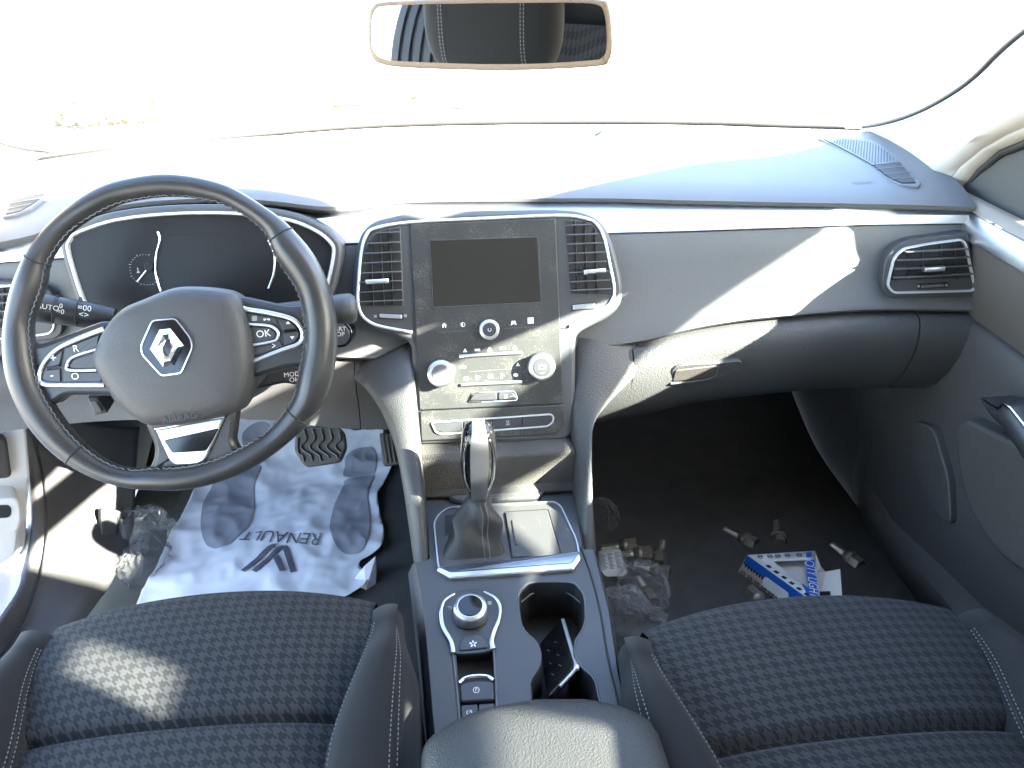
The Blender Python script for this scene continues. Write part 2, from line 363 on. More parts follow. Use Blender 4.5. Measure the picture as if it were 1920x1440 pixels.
MT = dict(
    pad=M('soft_dash_plastic', (.110, .116, .124), .55, bump=('voro', 700, .25, .0006), var=(6, .06)),
    face=M('soft_face_plastic', (.096, .101, .106), .56, bump=('voro', 650, .3, .0006), var=(6, .06)),
    lower=M('hard_lower_plastic', (.050, .052, .054), .50, bump=('voro', 420, .45, .0010), var=(5, .08)),
    lowgrey=M('grey_lower_plastic', (.050, .049, .051), .55, bump=('voro', 600, .3, .0006), var=(9, .12)),
    arm=M('arm_plastic', (.050, .052, .054), .48, bump=('voro', 520, .5, .0009), var=(5, .06)),
    silver=M('satin_silver', (.62, .64, .67), .34, 1.0, bump=('noise', 900, .04)),
    silverdull=M('dull_silver_paint', (.42, .44, .48), .38, .85),
    rim=M('bright_satin_trim', (.74, .75, .77), .30, .55),
    chrome=M('chrome', (.82, .83, .85), .12, 1.0),
    panel=M('stack_panel', (.028, .030, .031), .42, dust=(800, .86, (.24, .22, .19), .42), var=(14, .08)),
    bezel=M('stack_bezel', (.066, .072, .079), .45, var=(8, .05)),
    bezel2=M('vent_bezel', (.047, .051, .056), .45, var=(8, .05)),
    dark=M('dark_recess', (.012, .012, .013), .6),
    black=M('satin_black', (.022, .023, .025), .4),
    groove=M('groove', (.010, .010, .011), .7),
    gloss=M('gloss_black', (.008, .008, .009), .08),
    screen=M('screen_glass', (.020, .020, .018), .2, dust=(420, 1.02, (.3, .29, .26), .35), spec=.5),
    cluster=M('cluster_face', (.014, .015, .016), .30, spec=.15),
    slat=M('vent_slat', (.085, .09, .095), .38), vane=M('vent_vane', (.03, .03, .032), .45),
    button=M('button_black', (.035, .037, .042), .38, var=(30, .08)),
    icon=M('icon_white', (.72, .73, .74), .5),
    icongrey=M('icon_grey', (.30, .31, .33), .5),
    leather=M('wheel_leather', (.026, .027, .029), .34, bump=('leather', 1100, .2, .0005), var=(18, .10)),
    hub=M('airbag_cover', (.044, .0445, .047), .5, bump=('voro', 900, .35, .0005), var=(10, .05)),
    stitch=M('grey_thread', (.17, .17, .175), .7),
    wheelstitch=M('dark_thread', (.10, .10, .105), .6),
    console=M('console_plastic', (.046, .049, .054), .42, bump=('noise', 1200, .08, .0004), var=(7, .07), dust=(700, 1.06, (.3, .3, .3), .4)),
    plate=M('gear_plate', (.045, .046, .047), .45, dust=(800, .95, (.30, .27, .22), .5)),
    boot=M('boot_leather', (.020, .020, .021), .6, bump=('leather', 900, .35, .0007), var=(12, .15)),
    armrest=M('armrest_vinyl', (.030, .0305, .030), .5, bump=('leather', 620, .6, .0010), var=(5, .08)),
    cloth=M('plain_seat_cloth', (.015, .0154, .0165), .9, bump=('noise', 1500, .25, .0004), var=(40, .12), spec=.2, fuzz=.08),
    weave=hounds('houndstooth_cloth', (.010, .0108, .0120), (.044, .0465, .051), 148),
    carpet=M('floor_carpet', (.085, .083, .080), .95, bump=('noise', 700, .8, .003), var=(25, .25), spec=.1, dust=(260, 1.12, (.30, .28, .24), .5)),
    mat=M('floor_mat_carpet', (.080, .083, .078), .95, bump=('noise', 900, .6, .002), var=(20, .2), spec=.1, dust=(210, 1.11, (.34, .32, .28), .55)),
    binding=M('mat_binding', (.38, .38, .36), .8),
    rubber=M('rubber', (.095, .086, .074), .6, bump=('noise', 300, .2), var=(30, .2)),
    paper=M('mat_paper', (.80, .80, .84), .8, var=(16, .05), bump=('ridge', 10, 1.0, .008), dust=(130, 1.06, (.36, .36, .40), .35)),
    ink=M('grey_ink', (.34, .34, .38), .7, var=(25, .15)),
    inkdark=M('dark_ink', (.13, .13, .16), .7),
    white=M('white_card', (.80, .80, .78), .6, var=(20, .03)),
    cream=M('cream_card', (.74, .66, .52), .6, var=(20, .05)),
    blue=M('blue_print', (.015, .12, .50), .35),
    cardin=M('card_inside', (.62, .60, .56), .75, var=(14, .05)),
    print=M('black_print', (.015, .015, .018), .5),
    steel=M('dull_steel', (.42, .39, .33), .38, .9, bump=('noise', 500, .3), var=(60, .3)),
    steelhead=M('dark_steel', (.25, .225, .19), .45, .8, bump=('noise', 400, .4), var=(50, .3)),
    trim=M('cream_headliner_trim', (.52, .47, .41), .6, bump=('noise', 900, .1), var=(6, .04)),
    trimdark=M('seal_rubber', (.03, .028, .026), .6),
    doorup=M('door_upper_plastic', (.072, .063, .054), .6, bump=('voro', 500, .4, .0008), var=(5, .06)),
    doorlow=M('door_lower_plastic', (.044, .041, .038), .6, bump=('voro', 500, .3, .0008), var=(5, .1)),
    ledge=M('door_ledge_plastic', (.20, .172, .14), .6, bump=('voro', 500, .3, .0008)),
    paint=M('white_car_paint', (.80, .80, .80), .25, coat=.5),
    hinge=M('grey_primer_paint', (.50, .50, .50), .45, var=(20, .1)),
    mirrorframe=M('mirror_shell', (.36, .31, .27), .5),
    mirror=M('mirror_glass', (.90, .90, .90), .015, 1.0),
    headliner=M('headliner_cloth', (.50, .47, .42), .95, bump=('noise', 600, .3)),
    ground=M('dry_ground', (.42, .39, .34), .95, bump=('noise', 3, .6, .05), var=(.6, .35)),
    rock=M('pale_rock', (.30, .25, .18), .95, bump=('noise', 6, .6, .05), var=(2, .3)),
    shrub=M('dry_shrub', (.42, .38, .24), .9, var=(5, .4)),
    vanpaint=M('grey_van_paint', (.10, .10, .105), .35, coat=.4),
    tyre=M('tyre_rubber', (.03, .03, .03), .75, bump=('noise', 200, .2)),
    windscreen=thin_glass('windscreen_glass', (.93, .95, .94), 1.5, mixw=.45),
    sideglass=thin_glass('side_glass', (.90, .93, .91), 1.5),
    film=film_mat('clear_film', .08, 1.0), film2=film_mat('smoky_film', .10, .45, (.75, .75, .78)),
)
# ------------------------------------------------------------------ outside
def obj_struct(o): o['kind'] = 'structure'; return o
V = []; Fc = []
NG = 40
for i in range(NG+1):
    for j in range(NG+1):
        x = (i/NG*2-1); y = (j/NG*2-1)
        x = math.copysign(abs(x)**2.5, x)*400; y = math.copysign(abs(y)**2.5, y)*400
        r = math.hypot(x, y); z = 0 if r < 4 else noise.noise((x*.12, y*.12, 3))*min(.25, .04*(r-4))
        V.append((x, y, z))
for i in range(NG):
    for j in range(NG): a = i*(NG+1)+j; Fc.append((a, a+NG+1, a+NG+2, a+1))
obj_struct(mesh('ground', V, Fc, MT['ground']))
def rock(name, loc, size, label):
    bm = bmesh.new(); bmesh.ops.create_icosphere(bm, subdivisions=3, radius=1)
    for v in bm.verts:
        d = 1+.45*noise.noise(v.co*1.3+Vector(loc))+.2*noise.noise(v.co*4+Vector(loc))
        v.co = Vector((v.co.x*size[0], v.co.y*size[1], max(-.3, v.co.z)*size[2]))*d
    me = bpy.data.meshes.new(name); bm.to_mesh(me); bm.free()
    o = put(name, me, MT['rock'], None, 30); o.location = loc
    return tag(o, label, 'rock', 'pale rocks on the ground beyond the windscreen')
rock('rock', (-2.0, 7.0, .02), (1.0, .5, .24), 'long low pale rock heap beyond the left end of the windscreen')
rock('rock', (-.7, 7.2, .02), (.8, .35, .16), 'small flat pale rock right of the rock heap outside')
rock('rock', (.42, 6.6, .02), (.28, .22, .20), 'lone small pale stone outside below the mirror')
sh = thing('dry_shrub', 'dry yellowish shrub beyond the left end of the windscreen', 'shrub', (-2.75, 6.7, 0))
V = []; Fc = []; rg = random.Random(3)
for k in range(900):
    a = rg.uniform(0, 6.28); r = rg.random()**.5*.55; z = rg.random()*.2*(1-r*.9)
    c = Vector((-2.75+r*math.cos(a), 6.7+r*math.sin(a)*.7, .03+z)); q = Vector((rg.uniform(-1, 1), rg.uniform(-1, 1), rg.uniform(-1, 1))).normalized()
    s = q.orthogonal()*.03; t = q*.05; o = len(V); V += [c-s, c+s, c+t]; Fc.append((o, o+1, o+2))
mesh('crown', V, Fc, MT['shrub'], sh, 0, fix=False)
V = []
for k in range(6):
    a = k*1.05
    tube('trunk' if k == 0 else 'stem', [(-2.75, 6.7, -.02), (-2.75+.15*math.cos(a), 6.7+.12*math.sin(a), .07), (-2.75+.35*math.cos(a), 6.7+.25*math.sin(a), .14)], [.015, .01, .004], MT['rock'], sh)

# added van beyond the passenger window; its board cuts the sun into patches
van = thing('added_van', 'dark grey van added outside the passenger window to carry a shade board', 'van', (1.95, 1.4, 0))
pv = Plane((1.62, 1.3, .1), (0, -1, 0), (0, 0, 1))
slab('body', rnd([(-2.2, .25), (2.6, .25), (2.6, 1.06), (-1.0, 1.10), (-2.1, .85)], .12), pv, -.9, 0, MT['vanpaint'], van, .03)
slab('door_seam', rnd([(-.55, .3), (.5, .3), (.5, 1.0), (-.55, 1.0)], .08), pv, 0, .006, MT['vanpaint'], van, .004)
for a in (-1.5, 1.7):
    w_ = slab('wheel', circ((a, .22), .31, 32), pv, -.22, .01, MT['tyre'], van, .02)
    slab('rim', circ((a, .22), .2, 24), pv, .0, .02, MT['silverdull'], w_, .01)
for y0 in (.545, -.62):
    tube('shade_board_post', [(1.70, y0, 1.1), (1.655, y0, 1.66)], .02, MT['black'], van)  # posts added to hold up the sun-blocking board
def back(Y, Z, X=1.62): return (Y+SUN.y/SUN.x*(X-.74), Z+SUN.z/SUN.x*(X-.74))
BOARD = [back(*q) for q in ((.95, 1.068), (.72, 1.058), (.62, 1.04), (.56, 1.025), (.46, 1.02), (.42, .985), (.15, .985), (.125, 1.092), (-.20, 1.092), (-.20, 1.22), (.070, 1.235), (.072, 1.33), (.25, 1.33), (.345, 1.13), (.50, 1.13), (.62, 1.13), (.74, 1.148), (.80, 1.146), (.95, 1.16))]  # added board's outline, drawn back along the sun from the shadow edges

# ------------------------------------------------------------------ floor and shell
def zf(y): return .30 if y < 1.24 else .30 + .5*(y-1.24) - .06*(1-math.exp(-(y-1.24)/.12))
def on_floor(px, py, dz=0):
    d = ray(px, py); t = .3
    for _ in range(3000):
        p = CAM+d*t
        if p.z <= zf(p.y)+dz: break
        t += .001
    return p
ys = [-1.0, -.3, .3, .9, 1.2]+[1.24+.06*k for k in range(10)]
rows = [[Vector((x, y, zf(y))) for x in (-.70, -.4, -.12, .12, .4, .72)] for y in ys]
rows += [[Vector((x, 1.80, .80)) for x in (-.70, -.4, -.12, .12, .4, .72)]]
fl = loft('floor', rows, MT['carpet'], None, thick=.02); obj_struct(fl)

body = thing('car_body', 'white car shell with cream pillar and roof trim round the cabin', 'car body', (0, .6, 0))
def symx(pts, s): return [Vector((p.x*s, p.y, p.z)) for p in pts]
def P3(l): return [at(a, b, X=x) for a, b, x in l]
PILL = [P3([(1612, 243, .75), (1664, 235, .735), (1719, 218, .722), (1775, 190, .71), (1830, 152, .70), (1920, 70, .685)])+[Vector((.635, .74, 1.308)), Vector((.60, .62, 1.372))],
        P3([(1655, 262, .745), (1720, 240, .73), (1790, 205, .715), (1920, 115, .69)])+[Vector((.637, .72, 1.293)), Vector((.605, .60, 1.357))],
        P3([(1690, 298, .735), (1760, 260, .72), (1830, 215, .708), (1920, 160, .692)])+[Vector((.642, .69, 1.28)), Vector((.61, .57, 1.345))],
        P3([(1725, 338, .722), (1760, 312, .716), (1815, 266, .708), (1920, 203, .697)])+[Vector((.648, .66, 1.262)), Vector((.62, .54, 1.33))],
        P3([(1769, 350, .735), (1789, 324, .73), (1833, 285, .725), (1920, 238, .72)])+[Vector((.675, .63, 1.25)), Vector((.65, .50, 1.312))]]
OUT = [[p+Vector((.035, .03, .012)) for p in PILL[0]], [p+Vector((.05, .01, .0)) for p in PILL[4]]]
for s in (1, -1):
    rr = [resample(cat(symx(r, s), 8, False), 60) for r in PILL]
    fill = []
    for k in range(4):
        for t in (0, .5): fill.append([a.lerp(b, t) for a, b in zip(rr[k], rr[k+1])])
    fill.append(rr[4])
    back = [resample(cat(symx(r, s), 8, False), 60) for r in (OUT[1], OUT[0])]
    loft('pillar_trim', fill+back, MT['trim'], body, close=True, smooth=60)
    tube('windscreen_seal', [p+Vector((-.004*s, .002, .004)) for p in rr[0]], .0035, MT['trimdark'], body)
    # door frame strip beside the window
    r5 = P3([(1803, 356, .75), (1833, 318, .745), (1872, 290, .742), (1920, 263, .74)])+[Vector((.72, .62, 1.215)), Vector((.705, .36, 1.275)), Vector((.70, .05, 1.30)), Vector((.71, -.35, 1.29))]
    r4 = [Vector(p) for p in PILL[4][:4]]+[Vector((.69, .62, 1.25)), Vector((.665, .36, 1.305)), Vector((.655, .05, 1.335)), Vector((.66, -.35, 1.325))]
    a_ = resample(cat(symx(r4, s), 5, False), 30); b_ = resample(cat(symx(r5, s), 5, False), 30)
    m_ = [p.lerp(q, .5)+Vector((-.006*s, 0, 0)) for p, q in zip(a_, b_)]
    o_ = [p+Vector((.05*s, 0, .02)) for p in a_]; o2 = [p+Vector((.05*s, 0, 0)) for p in b_]
    loft('door_frame_trim', [[p+Vector((0, 0, -.001)) for p in a_], m_, b_, o2, o_], MT['trim'], body, close=True)
    tube('window_seal', [p+Vector((.004*s, 0, -.004)) for p in b_], .006, MT['trimdark'], body)
# roof lining
rows = []
for y, z in ((.70, 1.372), (.3, 1.39), (.1, 1.40), (-.3, 1.41), (-.8, 1.40), (-1.3, 1.34)):
    rows.append([Vector((x, y-(.06*(x/.6)**2 if y > .2 else 0)+(.06 if y > .2 else 0), z-.045*(x/.6)**2)) for x in [-.70+.1*k for k in range(15)]])
loft('roof_lining', rows, MT['headliner'], body, thick=-.04)
# centre pillars, rear quarters, rear shelf and tailgate
for s in (1, -1):
    bf, b2 = (0, -.10) if s == 1 else (-.55, -.55)
    loft('centre_pillar', [[Vector((s*.68, .025+bf, 1.34)), Vector((s*.73, .03+b2, .95)), Vector((s*.73, .03+b2, .3))],
                           [Vector((s*.68, -.40+min(0,bf+.3), 1.34)), Vector((s*.73, -.38+min(0,bf+.3), .95)), Vector((s*.73, -.36+min(0,bf+.3), .3))],
                           [Vector((s*.76, -.40+min(0,bf+.3), 1.34)), Vector((s*.80, -.38+min(0,bf+.3), .95)), Vector((s*.80, -.36+min(0,bf+.3), .3))],
                           [Vector((s*.76, .025+bf, 1.34)), Vector((s*.80, .03+b2, .95)), Vector((s*.80, .03+b2, .3))]], MT['trim'], body, close=True, n=8)
    loft('rear_quarter', [[Vector((s*.70, -1.05, 1.34)), Vector((s*.73, -1.0, .3))], [Vector((s*.70, -1.9, 1.2)), Vector((s*.73, -1.9, .3))]], MT['trim'], body, thick=.03)
    if s == 1: loft('rear_door_panel', [[Vector((.72, -.39, .92)), Vector((.72, -.39, .3))], [Vector((.72, -1.04, .92)), Vector((.72, -1.04, .3))]], MT['doorup'], body, thick=.04)
loft('tailgate', [[Vector((-.72, -1.9, 1.0)), Vector((.72, -1.9, 1.0))], [Vector((-.72, -1.92, .3)), Vector((.72, -1.92, .3))]], MT['trim'], body, thick=.03)
# bonnet and scuttle
rows = []
for y, z in ((1.66, .945), (1.9, .92), (2.3, .85), (2.55, .76), (2.62, .6)):
    rows.append([Vector((x, y-.12*(x/.75)**2, z-.04*(x/.75)**2)) for x in [-.8+.1*k for k in range(17)]])
loft('bonnet', rows, MT['paint'], body, thick=.02)
loft('scuttle', [[Vector((x, 1.60-.22*(x/.75)**2, .93)) for x in [-.60+.08*k for k in range(16)]], [Vector((x, 1.67-.14*(x/.75)**2, .925)) for x in [-.60+.08*k for k in range(16)]]], MT['black'], body, thick=.02)
loft('bulkhead', [[Vector((-.5, 1.62, .915)), Vector((.5, 1.62, .915))], [Vector((-.73, 1.75, .75)), Vector((.73, 1.75, .75))], [Vector((-.75, 1.82, .3)), Vector((.75, 1.82, .3))]], MT['carpet'], body, thick=.03)
# right kick panel and sill trim
def px_rows(rows_): return [[at(a, b, X=x) for a, b, x in r] for r in rows_]
rows = px_rows([[(1590, 700, .76), (1640, 735, .735), (1700, 720, .745)],
                [(1575, 820, .745), (1622, 830, .722), (1680, 800, .74)],
                [(1580, 900, .735), (1622, 900, .712), (1680, 880, .735)],
                [(1596, 985, .725), (1650, 985, .700), (1700, 960, .73)],
                [(1650, 1060, .715), (1715, 1060, .692), (1770, 1030, .725)],
                [(1735, 1160, .705), (1800, 1160, .684), (1860, 1120, .72)],
                [(1900, 1300, .695), (1960, 1300, .675), (2020, 1250, .71)]])
loft('sill_trim', rows, MT['doorlow'], body, thick=-.02)
pwl = [[Vector((.745, y, z)) for y in (1.0, 1.3, 1.85)] for z in (.86, .6, .28)]
loft('side_wall', pwl, MT['doorlow'], body, thick=.02)
loft('side_wall', [[Vector((-.735, y, z)) for y in (1.18, 1.4, 1.85)] for z in (.86, .6, .28)], MT['carpet'], body, thick=-.02)
# left sill and kick panel, white door aperture, hinge
KICK = px_rows([[(22, 770, -.752), (48, 780, -.742), (60, 782, -.735), (150, 790, -.705), (225, 800, -.675), (262, 800, -.655)],
                [(47, 850, -.752), (67, 850, -.742), (77, 850, -.737), (165, 850, -.705), (225, 858, -.672), (256, 868, -.65)],
                [(60, 920, -.752), (78, 920, -.742), (88, 920, -.737), (170, 910, -.70), (225, 918, -.665), (254, 922, -.645)],
                [(63, 990, -.752), (80, 990, -.742), (90, 990, -.737), (165, 985, -.70), (222, 988, -.665), (250, 990, -.645)],
                [(54, 1055, -.752), (74, 1050, -.742), (84, 1050, -.737), (150, 1040, -.70), (200, 1048, -.668), (232, 1040, -.648)],
                [(38, 1105, -.752), (60, 1105, -.742), (70, 1105, -.737), (130, 1100, -.70), (175, 1105, -.67), (205, 1100, -.655)],
                [(0, 1168, -.752), (28, 1180, -.742), (38, 1182, -.737), (85, 1190, -.70), (115, 1185, -.675), (150, 1170, -.66)],
                [(-110, 1290, -.752), (-80, 1310, -.742), (-70, 1310, -.737), (-10, 1320, -.70), (30, 1300, -.675), (70, 1285, -.66)]])
kr = [resample(cat(r, 6, False), 24) for r in KICK]
cols = [cat([r[k] for r in kr], 5, False) for k in range(24)]
kick = loft('kick_panel', [list(r) for r in zip(*cols)], MT['lowgrey'], body, thick=-.02)
seam = [at(a, b, X=-.7375) + Vector((.001, -.001, .001)) for a, b in ((58, 800), (72, 850), (82, 900), (87, 960), (86, 1010), (79, 1060), (66, 1105), (45, 1160), (0, 1230))]
tube('kick_seam', cat(seam, 5, False), .0016, MT['groove'], kick)
pk = Plane(at(215, 985, X=-.668), (math.cos(.85), math.sin(.85), 0), (-.15, .05, 1))
slab('bonnet_release_recess', rnd(pk.poly([(187, 952), (236, 960), (238, 1040), (190, 1048)]), .008), pk, -.006, .004, MT['lowgrey'], kick, .002)
slab('bonnet_release_lever', rnd(pk.poly([(220, 970), (236, 968), (238, 1040), (226, 1046)]), .005), pk, .004, .014, MT['lowgrey'], kick, .003, dome=.003)
tube('lever_gap', [pk.pt(*pk.px(a, b), .0045) for a, b in ((219, 968), (216, 1000), (221, 1045))], .0014, MT['groove'], kick)
jr = [cat(px_rows([r])[0], 6, False) for r in (
    [(14, 778, -.80), (20, 850, -.80), (38, 950, -.80), (40, 1000, -.80), (22, 1060, -.80), (-8, 1085, -.80), (-60, 1150, -.80)],
    [(40, 772, -.765), (60, 850, -.765), (69, 950, -.765), (67, 1005, -.765), (50, 1075, -.765), (0, 1172, -.765), (-90, 1280, -.765)],
    [(52, 772, -.75), (74, 850, -.75), (84, 950, -.75), (82, 1005, -.75), (65, 1075, -.75), (15, 1175, -.75), (-70, 1285, -.75)])]
jr.insert(0, [p+Vector((-.015, .05, 0)) for p in jr[0]])
loft('door_aperture', jr, MT['paint'], body, thick=-.01, n=30)
ph = Plane((-.86, .95, .5), (.85, .52, 0), (0, 0, 1))
slab('door_end_panel', ph.poly([(-90, 700), (45, 700), (60, 900), (50, 1060), (-90, 1130)]), ph, -.05, -.02, MT['hinge'], body, .004)
hg = slab('door_hinge', rnd(ph.poly([(-30, 925), (28, 922), (36, 935), (38, 965), (30, 985), (-30, 990)]), .008), ph, -.02, .02, MT['hinge'], body, .004)
slab('hinge_gap', rnd(ph.poly([(-30, 948), (18, 946), (22, 958), (18, 970), (-30, 972)], .02), .006), ph, .02, .0215, MT['black'], hg, .0005)
slab('door_cable_cover', rnd(ph.poly([(-30, 820), (14, 825), (24, 900), (-30, 905)]), .01), ph, -.02, -.005, MT['trimdark'], body, .004)
slab('hinge_leaf', rnd(ph.poly([(-30, 990), (36, 990), (32, 1040), (10, 1060), (-30, 1070)]), .01), ph, -.02, -.004, MT['hinge'], body, .004)

# windscreen
WB = [(-20, 312), (95, 296), (315, 272), (470, 256), (625, 243), (760, 236), (945, 232), (1120, 231), (1260, 232), (1360, 234), (1440, 237), (1520, 239), (1610, 242)]
base = resample(cat([at(a, b, Z=.952) for a, b in WB], 5, False), 40)
top = [Vector((x, .76-.07*(x/.6)**2, 1.388-.04*(x/.6)**2)) for x in [-.61+1.22*k/39 for k in range(40)]]
rows = []
for k in range(9):
    t = k/8; rows.append([a.lerp(b, t)+Vector((0, .05, .035))*(math.sin(math.pi*t)*(1-abs(2*i/39-1)**3)) for i, (a, b) in enumerate(zip(base, top))])
ws = loft('windscreen', rows, MT['windscreen'], None, thick=0); tag(ws, 'wide clear curved windscreen in front of the dashboard', 'windscreen')
sw = tube('windscreen_bottom_seal', [p+Vector((0, -.004, .004)) for p in base], .006, MT['trimdark'], body)

pid = tilted(at(1613, 232, Y=1.43), .6)
idp = slab('identification_plate', rnd(pid.poly([(1586, 226), (1640, 230), (1632, 243), (1584, 240)]), .003), pid, -.001, .0, MT['white'], body, 0)
for l_ in ([(1594, 221), (1612, 222), (1611, 227), (1593, 226)], [(1614, 222), (1640, 225), (1639, 230), (1613, 227)]): slab('printed_code', pid.poly(l_), pid, -.0005, .0006, MT['icongrey'], idp, 0)
# ------------------------------------------------------------------ dashboard
dash = thing('dashboard', 'dark grey dashboard with silver strip, air vents and glove box', 'dashboard', (0, 1.2, .6))
T = [(-60, 468, .945), (0, 454, .950), (69, 438, .957), (160, 402, .975), (257, 380, .987), (400, 372, .990), (500, 376, .987), (600, 387, .974), (660, 386, .965), (760, 374, .960),
     (950, 372, .958), (1140, 372, .957), (1300, 376, .956), (1500, 380, .953), (1700, 384, .950), (1800, 387, .948), (1830, 388, .947)]
TR = [at(a, b, Z=z) for a, b, z in T]
TR = cat(TR, 6, False); NC = 90
TR = resample(TR, NC)
WR = resample(cat([at(a, b, Z=.955) for a, b in [(-70, 318)]+WB+[(1660, 244)]], 6, False), NC)
rows = [[p+Vector((0, .05, -.03)) for p in TR], [p+Vector((0, .012, -.012)) for p in TR], [p+Vector((0, .002, -.006)) for p in TR], TR]
rows.append([p+Vector((0, .012, .006)) for p in TR])
for t in (.12, .25, .4, .55, .7, .85, .95, 1.0):
    rows.append([a.lerp(b, t)+Vector((0, 0, .007+.010*math.sin(math.pi*t)-(.022*max(0, t-.85)/.15))) for a, b in zip(TR, WR)])
rows.append([p+Vector((0, .02, -.06)) for p in WR])
pad = loft('top_pad', rows, MT['pad'], dash, close=True, smooth=40)
from mathutils.bvhtree import BVHTree
PADB = BVHTree.FromPolygons([v.co for v in pad.data.vertices], [tuple(p.vertices) for p in pad.data.polygons])
def on_pad(px, py): return PADB.ray_cast(CAM, ray(px, py).normalized())[0]
def pad_plane(a, b, c_):
    A, B, C2 = on_pad(*a), on_pad(*b), on_pad(*c_); n_ = (B-A).cross(C2-A).normalized(); n_ = n_ if n_.z > 0 else -n_
    u_ = Vector((1, 0, 0)); u_ = (u_-n_*u_.dot(n_)).normalized(); return Plane((A+B+C2)/3, u_, n_.cross(u_))
# silver strip under the pad
def half(pts): return cat([Vector(p) for p in pts], 6, False)
S2 = half([(-.78, 1.012, .92), (-.64, 1.020, .92), (-.55, 1.027, .92), (-.4, 1.032, .92), (-.2, 1.037, .92), (0, 1.038, .92), (.182, 1.037, .92), (.302, 1.034, .92), (.46, 1.033, .92), (.54, 1.033, .92), (.708, 1.023, .92), (.76, 1.018, .92)])
S2 = resample(S2, NC)
def S1(p):  # strip top edge sits under the pad lip
    q = min(TR, key=lambda t: abs(t.x-p.x)); return Vector((p.x, max(q.y+.004, p.y+.012), min(q.z, .962)-.0075))
S1r = [S1(p) for p in S2]
for k in range(3): S1r = [S1r[0]]+[(S1r[i-1]+S1r[i]*2+S1r[i+1])/4 for i in range(1, NC-1)]+[S1r[-1]]
rows = [[p+Vector((0, .03, 0)) for p in S1r], S1r, [a.lerp(b, .5)+Vector((0, -.004, .003)) for a, b in zip(S1r, S2)], [a.lerp(b, .93)+Vector((0, -.001, 0)) for a, b in zip(S1r, S2)], [p+Vector((0, .004, -.001)) for p in S2], [p+Vector((0, .03, 0)) for p in S2]]
loft('silver_strip', rows, MT['silver'], dash, close=True, smooth=40)
# soft face down to the lip
FR = [(0, 1.0, .764), (.12, .985, .767), (.225, .985, .775), (.304, .992, .788), (.38, .995, .796), (.45, .995, .80), (.553, 1.002, .80), (.634, .997, .80), (.74, .982, .80), (.78, .975, .80)]
FL = [(-x, y, z) for x, y, z in reversed(FR[1:])]
Fr = resample(half(FL+FR), NC)
S2f = [p+Vector((0, .003, -.0015)) for p in S2]
def mixrow(t, b): return [a.lerp(q, t)+Vector((0, b, 0)) for a, q in zip(S2f, Fr)]
rows = [[p+Vector((0, .05, 0)) for p in S2f], S2f, mixrow(.06, -.002), mixrow(.3, .002), mixrow(.6, .004), mixrow(.85, .002), mixrow(.95, -.003),
        [p+Vector((0, -.003, 0)) for p in Fr], [p+Vector((0, .003, -.006)) for p in Fr], [p+Vector((0, .05, -.006)) for p in Fr]]
face = loft('face_panel', rows, MT['face'], dash, close=True, smooth=40)
# pieces below the lip: one profile, cut into lid and side pieces
PROF = [(.03, -.010), (.008, -.010), (-.004, -.013), (-.012, -.022), (-.018, -.040), (-.018, -.07), (-.008, -.105), (.008, -.135), (.03, -.158), (.06, -.168), (.12, -.168), (.12, -.010)]
def Fat(x):
    a = min(Fr, key=lambda p: abs(p.x-x)); i = Fr.index(a); b = Fr[min(i+1, NC-1)] if x > a.x else Fr[max(i-1, 0)]
    if abs(b.x-a.x) < 1e-6: return a
    return a.lerp(b, (x-a.x)/(b.x-a.x))
def under(name, x0, x1, mat, n=18, prof=PROF, skew=0):
    rows_ = []
    for dy, dz in prof:
        r = []
        for k in range(n):
            t = k/(n-1); x = x0+(x1-x0)*t
            if skew and k == 0: x = x0 + skew*max(0, -dz-.06)
            p = Fat(x); r.append(Vector((x, p.y+dy, p.z+dz)))
        rows_.append(r)
    return loft(name, rows_, mat, dash, close=True, smooth=40)
lid = under('glove_box_lid', .2135, .652, MT['lower'], 30, skew=-.22)
under('knee_panel', .09, .211, MT['arm'], 12)
under('dash_end_panel', .6545, .765, MT['lower'], 12)
KP = [(.03, -.010), (.008, -.010), (-.004, -.018), (-.010, -.035), (-.012, -.060), (-.010, -.080), (-.015, -.098), (-.02, -.112), (.0, -.120), (.12, -.115), (.12, -.010)]
under('driver_knee_panel', -.765, -.195, MT['lowgrey'], 30, KP)
under('knee_panel', -.1935, -.09, MT['lowgrey'], 12, KP)
# glove box handle
pg = tilted(at(1322, 698, Y=.9735), -.18, .02)
hd = slab('glove_box_handle_recess', cat2(pg.poly([(1256, 712), (1262, 690), (1290, 682), (1350, 679), (1384, 676), (1392, 682), (1384, 694), (1350, 708), (1310, 715), (1262, 717)]), 4), pg, -.02, .0018, MT['lower'], lid, .0015)
slab('glove_box_handle', rnd(pg.poly([(1259, 713), (1265, 692), (1344, 683), (1347, 690), (1340, 706)]), .004), pg, .0012, .0035, MT['doorlow'], lid, .0015)
tube('handle_edge', [pg.pt(*pg.px(a, b), .003) for a, b in ((1345, 685), (1344, 700), (1330, 708), (1300, 713), (1256, 717))], .0022, MT['lower'], lid)

